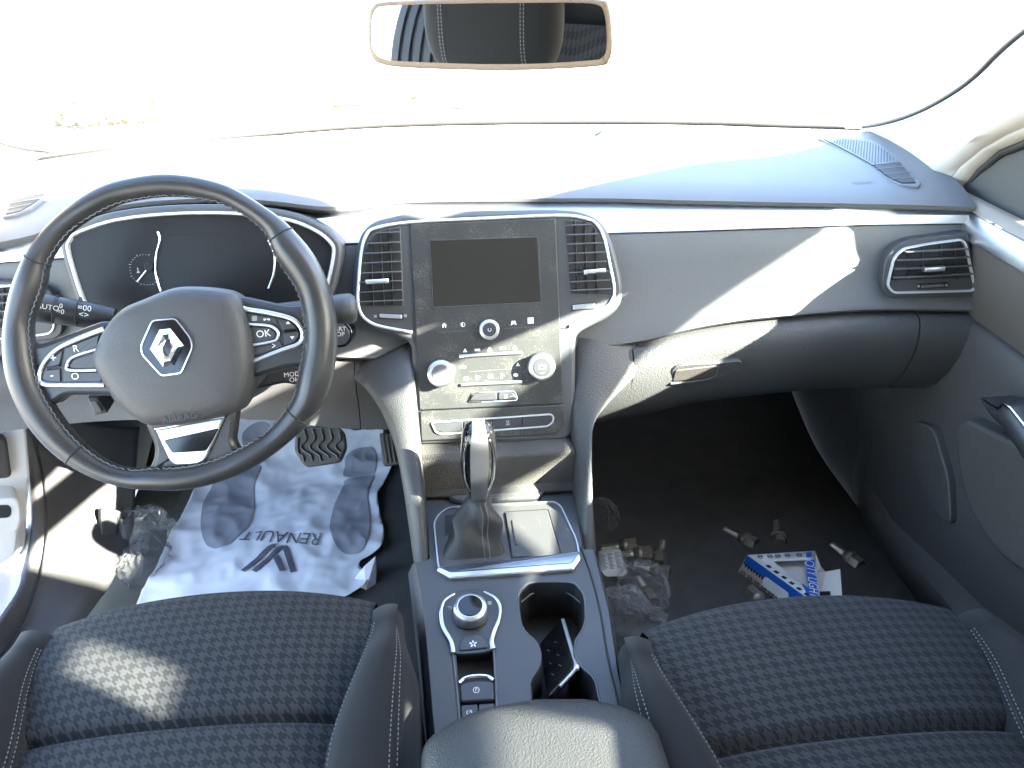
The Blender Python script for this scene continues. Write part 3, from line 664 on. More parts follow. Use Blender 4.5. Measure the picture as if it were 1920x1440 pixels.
# generic air vent
def clip(poly, p0, p1):
    """parts of the line p0-p1 inside poly"""
    ts = []
    d = (p1[0]-p0[0], p1[1]-p0[1])
    for i in range(len(poly)):
        a, b = poly[i-1], poly[i]; e = (b[0]-a[0], b[1]-a[1]); den = d[0]*e[1]-d[1]*e[0]
        if abs(den) < 1e-12: continue
        t = ((a[0]-p0[0])*e[1]-(a[1]-p0[1])*e[0])/den; s = ((a[0]-p0[0])*d[1]-(a[1]-p0[1])*d[0])/den
        if 0 <= s < 1: ts.append(t)
    if len(ts) < 2: return None
    ts.sort(); f = lambda t: (p0[0]+d[0]*t, p0[1]+d[1]*t)
    return f(ts[0]), f(ts[-1])
def bar(name, pl, p, q, wv, h0, h1, mat, parent, bev=.0004):
    dx, dy = q[0]-p[0], q[1]-p[1]; L = math.hypot(dx, dy) or 1; nx, ny = -dy/L*wv/2, dx/L*wv/2
    return slab(name, [(p[0]+nx, p[1]+ny), (p[0]-nx, p[1]-ny), (q[0]-nx, q[1]-ny), (q[0]+nx, q[1]+ny)], pl, h0, h1, mat, parent, bev)
def vent_core(pl, poly, hs, fins, parent, h=0.0, sw=.0016, tab=None):
    slab('vent_backing', poly, pl, h-.002, h+.001, MT['dark'], parent, 0)
    for a, b in fins:
        c = clip(poly, pl.px(*a), pl.px(*b))
        if c: bar('vane', pl, c[0], c[1], .0010, h+.001, h+.004, MT['vane'], parent)
    for a, b in hs:
        c = clip(poly, pl.px(*a), pl.px(*b))
        if c: bar('slat', pl, c[0], c[1], sw, h+.004, h+.012, MT['slat'], parent)
    if tab:
        a, b = pl.px(*tab[0]), pl.px(*tab[1]); bar('vent_tab', pl, a, b, .0065, h+.008, h+.019, MT['silver'], parent, .002)
# passenger side vent
pr_ = tilted(at(1742, 500, Y=1.0), .16, -.12)
sur = rnd(pr_.poly([(1651, 535), (1658, 484), (1676, 459), (1703, 448), (1812, 435), (1840, 556), (1662, 558)]), [.012, .02, .02, .01, .004, .004, .02])
v1 = slab('side_air_vent', sur, pr_, -.05, .004, MT['bezel2'], dash, .002)
ch = cat2(rnd(pr_.poly([(1661, 533), (1673, 482), (1690, 465), (1738, 456), (1798, 448), (1806, 456), (1824, 537), (1818, 543), (1672, 547)]), .006, 4), 1)
frame('chrome_rim', ch, pr_, .0014, .0018, .003, .009, MT['rim'], v1)
op = ccw(offs(ccw(pr_.poly([(1667, 524), (1676, 484), (1692, 467), (1738, 459), (1797, 451), (1804, 458), (1817, 519)])), .0))
vent_core(pr_, op, [((1690, 469), (1806, 463)), ((1670, 485), (1815, 478)), ((1668, 501), (1820, 494)), ((1664, 517), (1824, 509))], [((1700, 455), (1699, 525)), ((1727, 450), (1727, 525)), ((1675, 455), (1672, 525)), ((1760, 450), (1764, 525)), ((1785, 450), (1791, 525))], v1, .004, tab=((1721, 500), (1759, 498)))
wl = pr_.poly([(1716, 531), (1776, 527), (1776, 538), (1716, 541)]); slab('thumb_wheel_slot', rnd(wl, .003), pr_, .004, .0055, MT['dark'], v1, .0005)
slab('thumb_wheel', rnd(pr_.poly([(1724, 533), (1765, 530), (1766, 535), (1724, 538)]), .002), pr_, .0055, .0085, MT['slat'], v1, .001)
for q in ((1719, 535), (1771, 533)): slab('vent_mark', pr_.poly([(q[0]-2, q[1]-2), (q[0]+2, q[1]-2), (q[0]+2, q[1]+2), (q[0]-2, q[1]+2)]), pr_, .0055, .006, MT['icongrey'], v1, 0)
# driver side vent, mostly behind the wheel rim
pL = tilted(at(40, 590, Y=1.0), .16, .12)
v2 = slab('side_air_vent', rnd(pL.poly([(-120, 545), (-100, 520), (60, 530), (100, 545), (118, 590), (120, 620), (108, 634), (60, 640), (-120, 660)]), .012), pL, -.05, .004, MT['bezel2'], dash, .002)
frame('chrome_rim', rnd(pL.poly([(-110, 540), (40, 533), (85, 548), (104, 600), (104, 612), (96, 622), (60, 627), (-110, 640)]), .008), pL, .0012, .0016, .003, .009, MT['rim'], v2)
opl = ccw(pL.poly([(-105, 545), (20, 537), (30, 560), (22, 615), (-105, 630)]))
vent_core(pL, opl, [((-105, 552+16*k), (60, 545+15.5*k)) for k in range(5)], [((x, 530), (x, 630)) for x in (-40, -15, 10)], v2, .004)
# speaker grille and demister slats on the right, slats on the left
ps = pad_plane((1560, 268), (1700, 340), (1650, 290))
OUTL = [(1532, 261), (1590, 262), (1636, 267), (1664, 281), (1692, 306), (1727, 346), (1722, 353), (1688, 350), (1660, 336), (1600, 298)]
sg = slab('speaker_grille', rnd(ps.poly(OUTL), .006), ps, -.02, .003, MT['pad'], dash, .0015)
GR = [(1543, 264), (1590, 265), (1634, 270), (1660, 283), (1684, 308), (1635, 314), (1600, 294)]
gp = ccw(ps.poly(GR)); slab('grille_field', gp, ps, .004, .0045, MT['bezel'], sg, .0003)
dots = []
xs0, xs1 = min(p[0] for p in gp), max(p[0] for p in gp); ys0, ys1 = min(p[1] for p in gp), max(p[1] for p in gp)
def inside(poly, x, y):
    c = False
    for i in range(len(poly)):
        a, b = poly[i-1], poly[i]
        if (a[1] > y) != (b[1] > y) and x < (b[0]-a[0])*(y-a[1])/(b[1]-a[1])+a[0]: c = not c
    return c
gi = offs(gp, .004); y = ys0; rwi = 0
while y < ys1:
    x = xs0+(rwi % 2)*.0025
    while x < xs1:
        if inside(gi, x, y): dots.append(sring(circ((x, y), .0013, 6), ps, .004, .00475))
        x += .005
    y += .0048; rwi += 1
if dots: multi('grille_holes', dots, MT['dark'], sg)['kind'] = 'stuff'
SL = [(1636, 314), (1686, 309), (1716, 347), (1690, 348), (1664, 336)]
slab('demister_backing', ps.poly(SL), ps, .004, .0046, MT['dark'], sg, 0)
for a, b in (((1632, 314.5), (1688, 309.5)), ((1640, 322.5), (1696, 318)), ((1652, 332), (1706, 328)), ((1664, 341.5), (1714, 337.5))):
    bar('slat', ps, ps.px(*a), ps.px(*b), .0022, .0046, .0052, MT['pad'], sg)
plL = pad_plane((20, 405), (30, 385), (85, 368))
sg2 = slab('demister_vent', rnd(plL.poly([(6, 412), (22, 374), (60, 364), (100, 360), (92, 372), (60, 396), (30, 408)]), .004), plL, -.02, .004, MT['pad'], dash, .0015)
slab('demister_backing', plL.poly([(14, 408), (26, 376), (92, 365), (70, 384), (40, 402)]), plL, .004, .0046, MT['dark'], sg2, 0)
for a, b in (((24, 378), (92, 366)), ((20, 388), (80, 377)), ((16, 398), (62, 388)), ((14, 406), (44, 399))):
    bar('slat', plL, plL.px(*a), plL.px(*b), .0022, .0046, .0052, MT['pad'], sg2)
text('airbag_lettering', 'SRP', pad_plane((1600, 335), (1635, 345), (1616, 350)), (0, 0), .016, MT['bezel2'], dash, h=.001, sx=1.3)
# light sensor on the pad by the windscreen
lsn = on_pad(1125, 256)
mesh('light_sensor', [lsn+Vector(q)*.6 for q in ((-.012, 0, 0), (.012, 0, 0), (.012, .03, 0), (-.012, .03, 0), (.008, .004, .012), (.010, .026, .012))], [(0, 3, 2, 1), (0, 1, 4), (1, 2, 5, 4), (2, 3, 5), (0, 4, 5, 3)], MT['trimdark'], dash)
# ------------------------------------------------------------------ instrument cluster
pc = tilted(at(380, 500, Y=1.0), .32)
CL = [(133, 463), (138, 449), (151, 436), (220, 413), (321, 401), (440, 400), (537, 411), (591, 431), (620, 453), (627, 475), (614, 537), (596, 580), (575, 610), (470, 625), (320, 628), (205, 615), (177, 580), (160, 555), (142, 500)]
clp = cat2(pc.poly(CL), 5)
cl = slab('instrument_cluster', offs(ccw(clp), -.011), pc, -.09, .006, MT['bezel2'], dash, .005)
# hood of the cluster
frame('chrome_rim', clp, pc, .0022, .0022, .004, .012, MT['rim'], cl)
slab('cluster_glass', offs(ccw(clp), .003), pc, .005, .0075, MT['cluster'], cl, .0005)
def arc_px(pl, pts, r, name, mat, parent, h): return tube(name, [pl.pt(*pl.px(a, b), h) for a, b in cat2(pts, 6, False)], r, mat, parent)
arc_px(pc, [(300, 434), (304, 450), (297, 480), (297, 515), (306, 545)], .0016, 'dial_arc', MT['chrome'], cl, .008)
arc_px(pc, [(506, 450), (517, 478), (516, 510), (506, 540)], .0014, 'dial_arc', MT['silver'], cl, .008)
slab('display', rnd(pc.poly([(312, 440), (500, 438), (516, 480), (510, 550), (316, 553), (303, 500)]), .01), pc, .0075, .0082, MT['cluster'], cl, .0003)
gc = pc.px(277, 505); gr = (pc.px(305, 505)[0]-gc[0])
for k in range(24):
    a = math.radians(70+k*11); r0 = gr*1.0; r1 = gr*(1.13 if k % 4 == 0 else 1.07)
    bar('gauge_tick', pc, (gc[0]+r0*math.cos(a), gc[1]+r0*math.sin(a)), (gc[0]+r1*math.cos(a), gc[1]+r1*math.sin(a)), .0006, .0075, .0079, MT['icongrey'], cl, 0)
bar('gauge_needle', pc, pc.px(262, 527), pc.px(287, 496), .0016, .009, .0102, MT['icon'], cl, .0003)
slab('gauge_boss', circ(pc.px(284, 500), .006, 16), pc, .0075, .0105, MT['cluster'], cl, .001)
def icon_poly(name, pl, c, shape, s, mat, parent, h, rot=0):
    cr, sr = math.cos(rot), math.sin(rot)
    return slab(name, [(c[0]+s*(x*cr-y*sr), c[1]+s*(x*sr+y*cr)) for x, y in shape], pl, h, h+.0003, mat, parent, 0)
icon_poly('thermometer_icon', pc, pc.px(263, 506), [(-.5, -1), (.5, -1), (.5, -.5), (.15, -.4), (.15, 1), (-.15, 1), (-.15, -.4), (-.5, -.5)], .0035, MT['icongrey'], cl, .0078)

# ------------------------------------------------------------------ steering wheel
whl = thing('steering_wheel', 'black leather steering wheel with silver trim and diamond emblem', 'steering wheel', at(320, 623, Y=.825))
pw = tilted(at(320, 623, Y=.825), math.radians(24))
OUTW = [(321, 327), (400, 340), (458, 365), (545, 427), (600, 500), (626, 578), (631, 647), (614, 738), (578, 793), (504, 857), (435, 894), (344, 917), (229, 911), (137, 874), (69, 812), (27, 738), (11, 669), (12, 601), (29, 527), (60, 463), (115, 399), (183, 353), (252, 333)]
INW = [(321, 368), (380, 373), (436, 390), (500, 436), (521, 486), (560, 546), (572, 600), (572, 650), (562, 700), (550, 748), (504, 807), (450, 840), (400, 862), (340, 874), (284, 876), (257, 880), (206, 867), (151, 826), (110, 775), (80, 720), (66, 660), (62, 601), (85, 537), (92, 495), (133, 436), (206, 390), (257, 375)]
wc = (.0, .0)
wcx = pw.px(321, 630)
def polar(pts):
    r = []
    for p in cat2(pw.poly(pts), 6):
        x, y = p[0]-wcx[0], p[1]-wcx[1]; r.append((math.atan2(y, x), math.hypot(x, y)))
    r.sort(); return r
def pol_at(r, a):
    a = (a+math.pi) % (2*math.pi)-math.pi
    ext = [(r[-1][0]-2*math.pi, r[-1][1])]+r+[(r[0][0]+2*math.pi, r[0][1])]
    for i in range(len(ext)-1):
        if ext[i][0] <= a <= ext[i+1][0]:
            t = (a-ext[i][0])/max(1e-9, ext[i+1][0]-ext[i][0]); return ext[i][1]*(1-t)+ext[i+1][1]*t
    return r[0][1]
po, pi_ = polar(OUTW), polar(INW)
N = 128; pts = []; rad = []
for k in range(N):
    a = 2*math.pi*k/N; ro, ri = pol_at(po, a), pol_at(pi_, a); rc = (ro+ri)/2
    pts.append(pw.pt(wcx[0]+rc*math.cos(a), wcx[1]+rc*math.sin(a), 0)); rad.append((ro-ri)/2*1.06)
for _ in range(2): rad = [(rad[i-1]+2*rad[i]+rad[(i+1) % N])/4 for i in range(N)]
rim = tube('rim', pts, rad, MT['leather'], whl, closed=True, sides=20, flat=(1, 1.12), upv=pw.n)
def rim_at(px, py):
    x, y = pw.px(px, py); a = math.atan2(y-wcx[1], x-wcx[0]); k = int(round(a/(2*math.pi)*N)) % N; return k
for q in ((540, 428), (66, 482), (572, 790), (140, 862)):
    k = rim_at(*q); c = pts[k]; t = (pts[(k+1) % N]-pts[k-1]).normalized(); x = (pw.n-t*pw.n.dot(t)).normalized(); y = t.cross(x)
    tube('leather_seam', [c+y*(rad[k]*1.0*math.cos(s*math.pi/12))+x*(rad[k]*1.12*math.sin(s*math.pi/12)) for s in range(24)], .0011, MT['groove'], rim, closed=True, sides=5)
# stitching along the inner edge
st = []
for k in range(N*2):
    a = 2*math.pi*k/(N*2); kk = int(a/(2*math.pi)*N) % N; c = pts[kk].lerp(pts[(kk+1) % N], .5 if k % 2 else 0)
    rad_dir = (pw.pt(wcx[0], wcx[1])-c).normalized(); p = c+rad_dir*(rad[kk]*.92)+pw.n*(rad[kk]*.52)
    tan = pw.n.cross(rad_dir)
    d = (tan+rad_dir*.5*(1 if k % 2 else -1)).normalized()*.0026; e = pw.n*.0006
    s_ = d.cross(pw.n).normalized()*.0006
    st.append([[p-d-s_, p-d+s_, p+d+s_, p+d-s_], [p-d-s_+e+rad_dir*.0004, p-d+s_+e+rad_dir*.0004, p+d+s_+e, p+d-s_+e]])
multi('stitching', st, MT['wheelstitch'], rim)
# spokes
def spoke(name, pts_px, h0, h1, mat, bev=.006, r=.012, parent=whl): return slab(name, rnd(pw.poly(pts_px, h1), r), pw, h0, h1, mat, parent, bev)
spl = spoke('spoke', [(34, 640), (70, 646), (110, 632), (200, 598), (240, 640), (240, 745), (190, 742), (120, 742), (95, 765), (48, 740)], -.018, .003, MT['leather'])
spr = spoke('spoke', [(605, 590), (570, 572), (540, 575), (440, 553), (410, 600), (430, 690), (470, 712), (540, 690), (568, 690), (612, 700)], -.018, .003, MT['leather'])
spb = spoke('spoke', [(268, 790), (445, 762), (440, 805), (436, 830), (450, 850), (440, 880), (340, 905), (262, 895), (284, 872), (290, 840)], -.018, .001, MT['leather'], r=.01)
# silver ribbons and buttons, left
def ribbon(name, pts_px, r, h, mat, parent, pl=pw, n=5, flat=(1, .6)):
    return tube(name, [pl.pt(*pl.px(a, b, h), h) for a, b in cat2(pts_px, n, False)], r, mat, parent, sides=8, flat=flat, upv=pl.n)
ribbon('silver_ribbon', [(195, 617), (160, 630), (118, 648), (92, 668), (77, 690), (72, 710), (80, 720), (110, 722), (195, 722)], .0028, .006, MT['silver'], spl)
slab('button_field', rnd(pw.poly([(190, 624), (120, 652), (96, 671), (80, 692), (76, 712), (84, 718), (195, 718)], .004), .004), pw, .0, .0045, MT['black'], spl, .001)
ribbon('inner_ribbon', [(180, 655), (150, 664), (132, 673), (125, 686), (130, 694), (180, 694)], .0016, .0075, MT['silver'], spl)
def wbtn(name, p, h, parent, mat='button', r=.002): return slab(name, rnd(pw.poly(p, h), r), pw, .0045, h, MT[mat], parent, .0008)
wbtn('button', [(117, 655), (112, 684), (86, 690), (97, 673)], .0068, spl); wbtn('button', [(112, 691), (113, 716), (86, 715), (79, 708), (84, 694)], .0068, spl)
wbtn('button', [(122, 653), (186, 628), (182, 651), (135, 668), (126, 680), (117, 682)], .0062, spl); wbtn('button', [(117, 687), (124, 690), (132, 698), (190, 698), (190, 716), (118, 716)], .0062, spl)
wbtn('button', [(182, 659), (138, 674), (130, 686), (134, 691), (182, 691)], .0066, spl)
wbtn('rocker_bar', [(88, 689), (110, 684), (111, 688), (87, 693)], .0085, spl, 'gloss', .0008)
for s_, q, z in (('+', (100, 672), .013), ('-', (97, 703), .013), ('R', (142, 654), .011), ('O', (141, 706), .011)):
    text('lettering', s_, pw, pw.px(*q, .007), z, MT['icon'], spl, h=.007, rot=.08)
# right
ribbon('silver_ribbon', [(440, 562), (455, 578), (500, 586), (545, 597), (562, 611), (568, 628), (560, 645), (530, 656), (475, 677)], .0028, .006, MT['silver'], spr)
slab('button_field', rnd(pw.poly([(455, 583), (500, 590), (543, 600), (558, 613), (564, 628), (556, 642), (528, 652), (472, 673), (450, 640)], .004), .004), pw, .0, .0045, MT['black'], spr, .001)
ribbon('inner_ribbon', [(466, 608), (505, 611), (521, 622), (519, 636), (508, 641), (470, 648)], .0016, .0075, MT['silver'], spr)
wbtn('button', [(462, 587), (516, 597), (522, 612), (510, 608), (466, 604)], .0062, spr); wbtn('button', [(470, 653), (512, 645), (524, 638), (530, 650), (475, 668)], .0062, spr)
wbtn('button', [(466, 612), (504, 614), (517, 624), (515, 634), (506, 638), (469, 645)], .0066, spr)
wbtn('button', [(521, 598), (542, 602), (556, 616), (530, 620)], .0068, spr); wbtn('button', [(531, 624), (559, 620), (561, 629), (553, 641), (534, 648)], .0068, spr)
wbtn('rocker_bar', [(531, 618), (556, 615), (557, 620), (532, 623)], .0085, spr, 'gloss', .0008)
text('lettering', 'OK', pw, pw.px(494, 626, .007), .0115, MT['icon'], spr, h=.007, rot=.08)
icon_poly('arrow_icon', pw, pw.px(540, 605, .007), [(-1, -.6), (1, -.6), (0, .8)], .0025, MT['icon'], spr, .0069)
icon_poly('arrow_icon', pw, pw.px(548, 633, .007), [(-1, .6), (0, -.8), (1, .6)], .0025, MT['icon'], spr, .0069)
icon_poly('mode_icon', pw, pw.px(477, 597, .0065), [(-1, -1), (.6, -1), (1, -.6), (1, 1), (-.6, 1), (-1, .6)], .003, MT['icongrey'], spr, .0065)
icon_poly('phone_icon', pw, pw.px(500, 598, .0065), [(-1.3, -.3), (-.9, -.7), (0, 0), (.9, -.7), (1.3, -.3), (1, .2), (.4, .1), (-.4, .1), (-1, .2)], .003, MT['icon'], spr, .0065)
icon_poly('voice_icon', pw, pw.px(514, 648, .0065), [(-1, .8), (.2, 0), (-1, -.8), (-.6, -1), (.7, 0), (-.6, 1)], .0025, MT['icon'], spr, .0065)
# airbag cover
HUB = [(271, 559), (321, 540), (367, 537), (422, 543), (445, 556), (463, 597), (474, 647), (473, 702), (460, 756), (441, 774), (367, 795), (294, 801), (257, 789), (220, 757), (193, 720), (174, 684), (174, 661), (197, 612), (229, 578)]
hp = ccw(cat2(pw.poly(HUB, .012), 4))
hcx = sum(a for a, b in hp)/len(hp); hcy = sum(b for a, b in hp)/len(hp)
R = []
for f, h in ((.97, -.035), (1.0, -.01), (1.0, .004), (.985, .012), (.95, .019), (.88, .0245), (.75, .0275), (.6, .029), (.4, .030), (.2, .0305)):
    R.append([pw.pt(hcx+(a-hcx)*f, hcy+(b-hcy)*f, h) for a, b in hp])
hub = rings('airbag_cover', R, MT['hub'], whl, smooth=60)
HH = .0300
def hx(l, h=HH): return pw.poly(l, h)
EM = [(287, 601), (330, 597), (358, 633), (362, 651), (341, 699), (304, 704), (268, 664), (266, 648)]
em = slab('emblem', rnd(hx(EM), .004), pw, .02, HH+.0015, MT['gloss'], whl, .001)
frame('emblem_rim', rnd(hx(EM), .004), pw, .0014, .0014, .026, HH+.003, MT['chrome'], em)
DO = [(299, 618), (318, 616), (343, 648), (325, 685), (305, 688), (281, 655)]; DI = [(311, 637), (315, 636), (322, 652), (315, 668), (311, 669), (303, 654)]
do, di, dm = hx(DO, HH+.004), hx(DI, HH+.004), hx([(305, 628), (317, 626), (333, 650), (320, 676), (308, 678), (292, 654)], HH+.007)
R = [[pw.pt(a, b, HH+.001) for a, b in do], [pw.pt(a, b, HH+.003) for a, b in do], [pw.pt(a, b, HH+.0075) for a, b in dm], [pw.pt(a, b, HH+.003) for a, b in di], [pw.pt(a, b, HH+.001) for a, b in di]]
rings('diamond', R, MT['chrome'], em, cap0=False, cap1=False, smooth=0)
text('airbag_lettering', 'SRP\nAIRBAG', pw, pw.px(336, 776, .026), .0105, MT['black'], hub, h=.0272, rot=.1, sx=1.1)
icon_poly('horn_icon', pw, pw.px(198, 673, .022), [(-1, -.3), (.2, -.3), (1, -1), (1, 1), (.2, .3), (-1, .3)], .004, MT['icongrey'], hub, .0225, .1)
icon_poly('horn_icon', pw, pw.px(432, 636, .022), [(-1, -.3), (.2, -.3), (1, -1), (1, 1), (.2, .3), (-1, .3)], .0035, MT['black'], hub, .0235, .1)
# silver lower spoke trim
bt = slab('lower_trim', rnd(pw.poly([(290, 805), (421, 783), (385, 864), (370, 872), (330, 874), (318, 866)], .006), .004), pw, -.004, .006, MT['silver'], spb, .0025)
slab('gloss_inlay', rnd(pw.poly([(306, 826), (410, 803), (386, 846), (322, 850)], .008), .003), pw, .005, .0072, MT['gloss'], spb, .001)
ribbon('chrome_edge', [(290, 804), (320, 800), (421, 782)], .0016, .007, MT['chrome'], spb)
# column shroud behind the hub
sc_ = [pw.pt(*pw.px(330, 680), h) for h in (-.03, -.08, -.16, -.24)]
R = []
for c, (a, b) in zip(sc_, ((.075, .06), (.085, .07), (.09, .075), (.09, .075))):
    R.append([c+pw.u*(a*math.cos(2*math.pi*k/28)*(1+.08*math.cos(4*math.pi*k/28)))+pw.v*(b*math.sin(2*math.pi*k/28)) for k in range(28)])
col = rings('column_shroud', R, MT['lowgrey'], dash, smooth=60)
# stalks
st1 = thing('control_stalk', 'black light stalk with white symbols left of the steering wheel hub', 'stalk', at(120, 580, Y=.93), 'stalks on the steering column')
a0, a1 = at(215, 598, Y=.90), at(72, 577, Y=.89)
L = [a0.lerp(a1, t) for t in (0, .15, .35, .58, .6, .76, .78, .80, 1.0)]
tube('stalk_body', L, [.014, .0155, .0165, .0165, .0168, .0168, .0162, .0175, .0175], MT['black'], st1, sides=16)
pst = Plane(at(140, 585, Y=.872), a0-a1, (0, .35, 1))
for b_, q, z in (('AUTO', (90, 576), .0085), ('0\n=0', (114, 579), .0078), ('=00\n<>', (158, 584), .0095)):
    text('lettering', b_, pst, pst.px(*q), z, MT['icon'], st1, h=.0008)
for q in ((105, 580), (148, 583)):
    c = at(*q, Y=.89); d = (a0-a1).normalized(); x = d.orthogonal().normalized(); y = d.cross(x)
    tube('stalk_joint', [c+(x*math.cos(k*.4189)+y*math.sin(k*.4189))*.0168 for k in range(15)], .0009, MT['groove'], st1, closed=True, sides=5)
st2 = thing('control_stalk', 'dark wiper stalk with rounded end right of the steering wheel rim', 'stalk', at(640, 578, Y=.93), 'stalks on the steering column')
b0, b1 = at(520, 590, Y=.89), at(670, 577, Y=.90)
tube('stalk_body', [b0.lerp(b1, t) for t in (0, .3, .6, .8, .92, .98, 1)], [.014, .015, .017, .019, .019, .015, .006], MT['hub'], st2, sides=16)
st3 = thing('audio_stalk', 'small black audio stalk reading MODE OK behind the right spoke', 'stalk', at(540, 706, Y=.9))
psa = tilted(at(535, 706, Y=.88), .3, .1)
slab('stalk_body', rnd(psa.poly([(470, 715), (490, 688), (530, 676), (566, 680), (566, 722), (535, 716), (480, 728)]), .006), psa, -.03, .008, MT['black'], st3, .004)
text('lettering', 'MODE\nOK', psa, psa.px(551, 707, .008), .0085, MT['icon'], st3, h=.008)
# start button beside the stack
pst2 = tilted(at(637, 628, Y=.955), .3, -.1)
sb = slab('start_button', circ(pst2.px(637, 626), .0185, 32), pst2, -.02, .004, MT['gloss'], dash, .002)
slab('button_cap', circ(pst2.px(637, 626), .0150, 32), pst2, .004, .006, MT['button'], sb, .0015)
text('lettering', 'START\nSTOP', pst2, pst2.px(632, 622, .006), .0085, MT['icon'], sb, h=.006)
# knee panel details
pkn = tilted(at(150, 762, Y=.955), .05, .06)
ks = slab('headlamp_switch', rnd(pkn.poly([(168, 738), (188, 740), (208, 766), (182, 772)]), .003), pkn, -.02, .012, MT['black'], dash, .002)
slab('switch_cap', rnd(pkn.poly([(172, 742), (188, 743), (200, 763), (184, 767)]), .003), pkn, .012, .015, MT['lowgrey'], ks, .002)

# ------------------------------------------------------------------ centre stack
stk = thing('centre_stack', 'dusty black touchscreen and climate control panel between two air vents', 'control panel', (0, .97, .75))
S = tilted((0, 1.0085, .883), .40)
BZ = [(662, 560), (663, 510), (668, 470), (678, 436), (700, 415), (759, 401), (898, 395), (1037, 393), (1085, 396), (1116, 408), (1134, 426), (1149, 458), (1162, 506), (1168, 545), (1162, 575), (1141, 596), (1105, 612), (1079, 626), (1077, 812), (1060, 826), (778, 832), (771, 640), (730, 625), (690, 612), (672, 595)]
slab('bezel', rnd(S.poly(BZ), .012, 4), S, -.10, .006, MT['bezel'], stk, .006)
CH = [(671, 565), (672, 534), (677, 475), (686, 443), (703, 428), (766, 417), (898, 410), (1047, 404), (1099, 410), (1120, 422), (1134, 450), (1144, 499), (1152, 540), (1148, 561), (1137, 575), (1105, 592), (1068, 610), (1066, 618), (773, 623), (714, 612), (689, 601), (676, 586)]
chp = rnd(S.poly(CH, .006), .006, 3)
slab('inner_frame', offs(ccw(chp), .001), S, -.01, .0072, MT['bezel2'], stk, .0015)
# chrome line runs round the top and the vents only
ribbon('chrome_rim', [(773, 623), (714, 612), (689, 601), (676, 586), (671, 565), (672, 534), (677, 475), (686, 443), (703, 428), (766, 417), (898, 410), (1047, 404), (1099, 410), (1120, 422), (1134, 450), (1144, 499), (1152, 540), (1148, 561), (1137, 575), (1105, 592), (1068, 612)], .0023, .0085, MT['rim'], stk, S, 4, (1, 1))
# panel
HP = .0105
pan = slab('front_panel', rnd(S.poly([(769, 420), (1042, 409), (1056, 757), (787, 769)], HP), .003), S, -.01, HP, MT['panel'], stk, .0012)
low = slab('switch_panel', rnd(S.poly([(787.5, 771), (1056.5, 759), (1059, 797), (1040, 815), (790, 827)], HP), .003), S, -.02, HP, MT['panel'], stk, .0015)
scr = slab('touch_screen', rnd(S.poly([(807, 452), (1008, 445.5), (1013.5, 565), (813.5, 574.5)], HP), .002), S, HP-.004, HP+.0009, MT['screen'], pan, .0003)
frame('screen_edge', rnd(S.poly([(805.5, 450.5), (1009.5, 444), (1015, 566.5), (812.5, 576)], HP), .002), S, .0004, .0005, HP-.002, HP+.0011, MT['slat'], pan)
def knob(c, rpx, hk, cap='button', icon=None, parent=pan):
    o = S.px(*c, h=HP); r = S.px(c[0]+rpx, c[1], HP)[0]-o[0]
    k = slab('rotary_knob', circ(o, r, 40), S, HP-.002, HP+hk, MT['silver'], stk, .003)
    slab('knob_cap', circ(o, r*.68, 36), S, HP+hk-.002, HP+hk+.0008, MT[cap], k, .0008)
    slab('knob_skirt', circ(o, r*1.05, 40), S, HP-.001, HP+.002, MT['black'], k, .0008)
    return k, o, HP+hk+.0008
k1, o1, h1 = knob((917, 617), 19, .012); k2, o2, h2 = knob((827, 698), 25.5, .017, 'slat'); k3, o3, h3 = knob((1014, 686), 25, .017)
def ringicon(pl, c, r, w_, h, mat, parent, gap=None, name='icon'):
    n = 20; a0_, a1_ = (0, 2*math.pi) if gap is None else (math.pi/2+gap, math.pi/2+2*math.pi-gap)
    o = [(c[0]+(r+w_/2)*math.cos(a0_+(a1_-a0_)*k/n), c[1]+(r+w_/2)*math.sin(a0_+(a1_-a0_)*k/n)) for k in range(n+1)]
    i = [(c[0]+(r-w_/2)*math.cos(a0_+(a1_-a0_)*k/n), c[1]+(r-w_/2)*math.sin(a0_+(a1_-a0_)*k/n)) for k in range(n+1)]
    V = [pl.pt(a, b, h) for a, b in o+i]; return mesh(name, V, [(k, k+1, n+2+k, n+1+k) for k in range(n)], mat, parent, 0)
ringicon(S, o1, .0022, .0007, h1+.0003, MT['icon'], k1, .6, 'power_icon')
icon_poly('demist_icon', S, o3, [(-1, -.6), (1, -.6), (1.1, .7), (-1.1, .7)], .0045, MT['icon'], k3, h3); icon_poly('demist_glass', S, o3, [(-.7, -.3), (.7, -.3), (.75, .4), (-.75, .4)], .0045, MT['black'], k3, h3+.0004)
bar('status_lamp', S, (o3[0]-.003, o3[1]-.008), (o3[0]+.003, o3[1]-.008), .0008, h3, h3+.0003, MT['icongrey'], k3, 0)
icon_poly('home_icon', S, S.px(833, 610, HP), [(-1.1, 0), (0, 1.1), (1.1, 0), (.8, 0), (.8, -1), (.25, -1), (.25, -.3), (-.25, -.3), (-.25, -1), (-.8, -1), (-.8, 0)], .0033, MT['icon'], pan, HP+.0001)
ringicon(S, S.px(868, 608.5, HP), .0029, .0008, HP+.0004, MT['icon'], pan, None, 'contrast_icon')
icon_poly('contrast_fill', S, S.px(868, 608.5, HP), [(0, -1), (-.7, -.7), (-1, 0), (-.7, .7), (0, 1)], .0029, MT['icon'], pan, HP+.0001)
for q, sh_ in (((963, 606), [(-1, -.7), (0, -.2), (1, -.7), (.6, .8), (-.6, .8)]), ((995, 601), [(-1, -1), (1, -1), (1, 1), (-1, 1)])): icon_poly('panel_icon', S, S.px(*q, HP), sh_, .0042, MT['icon'], pan, HP+.0001)
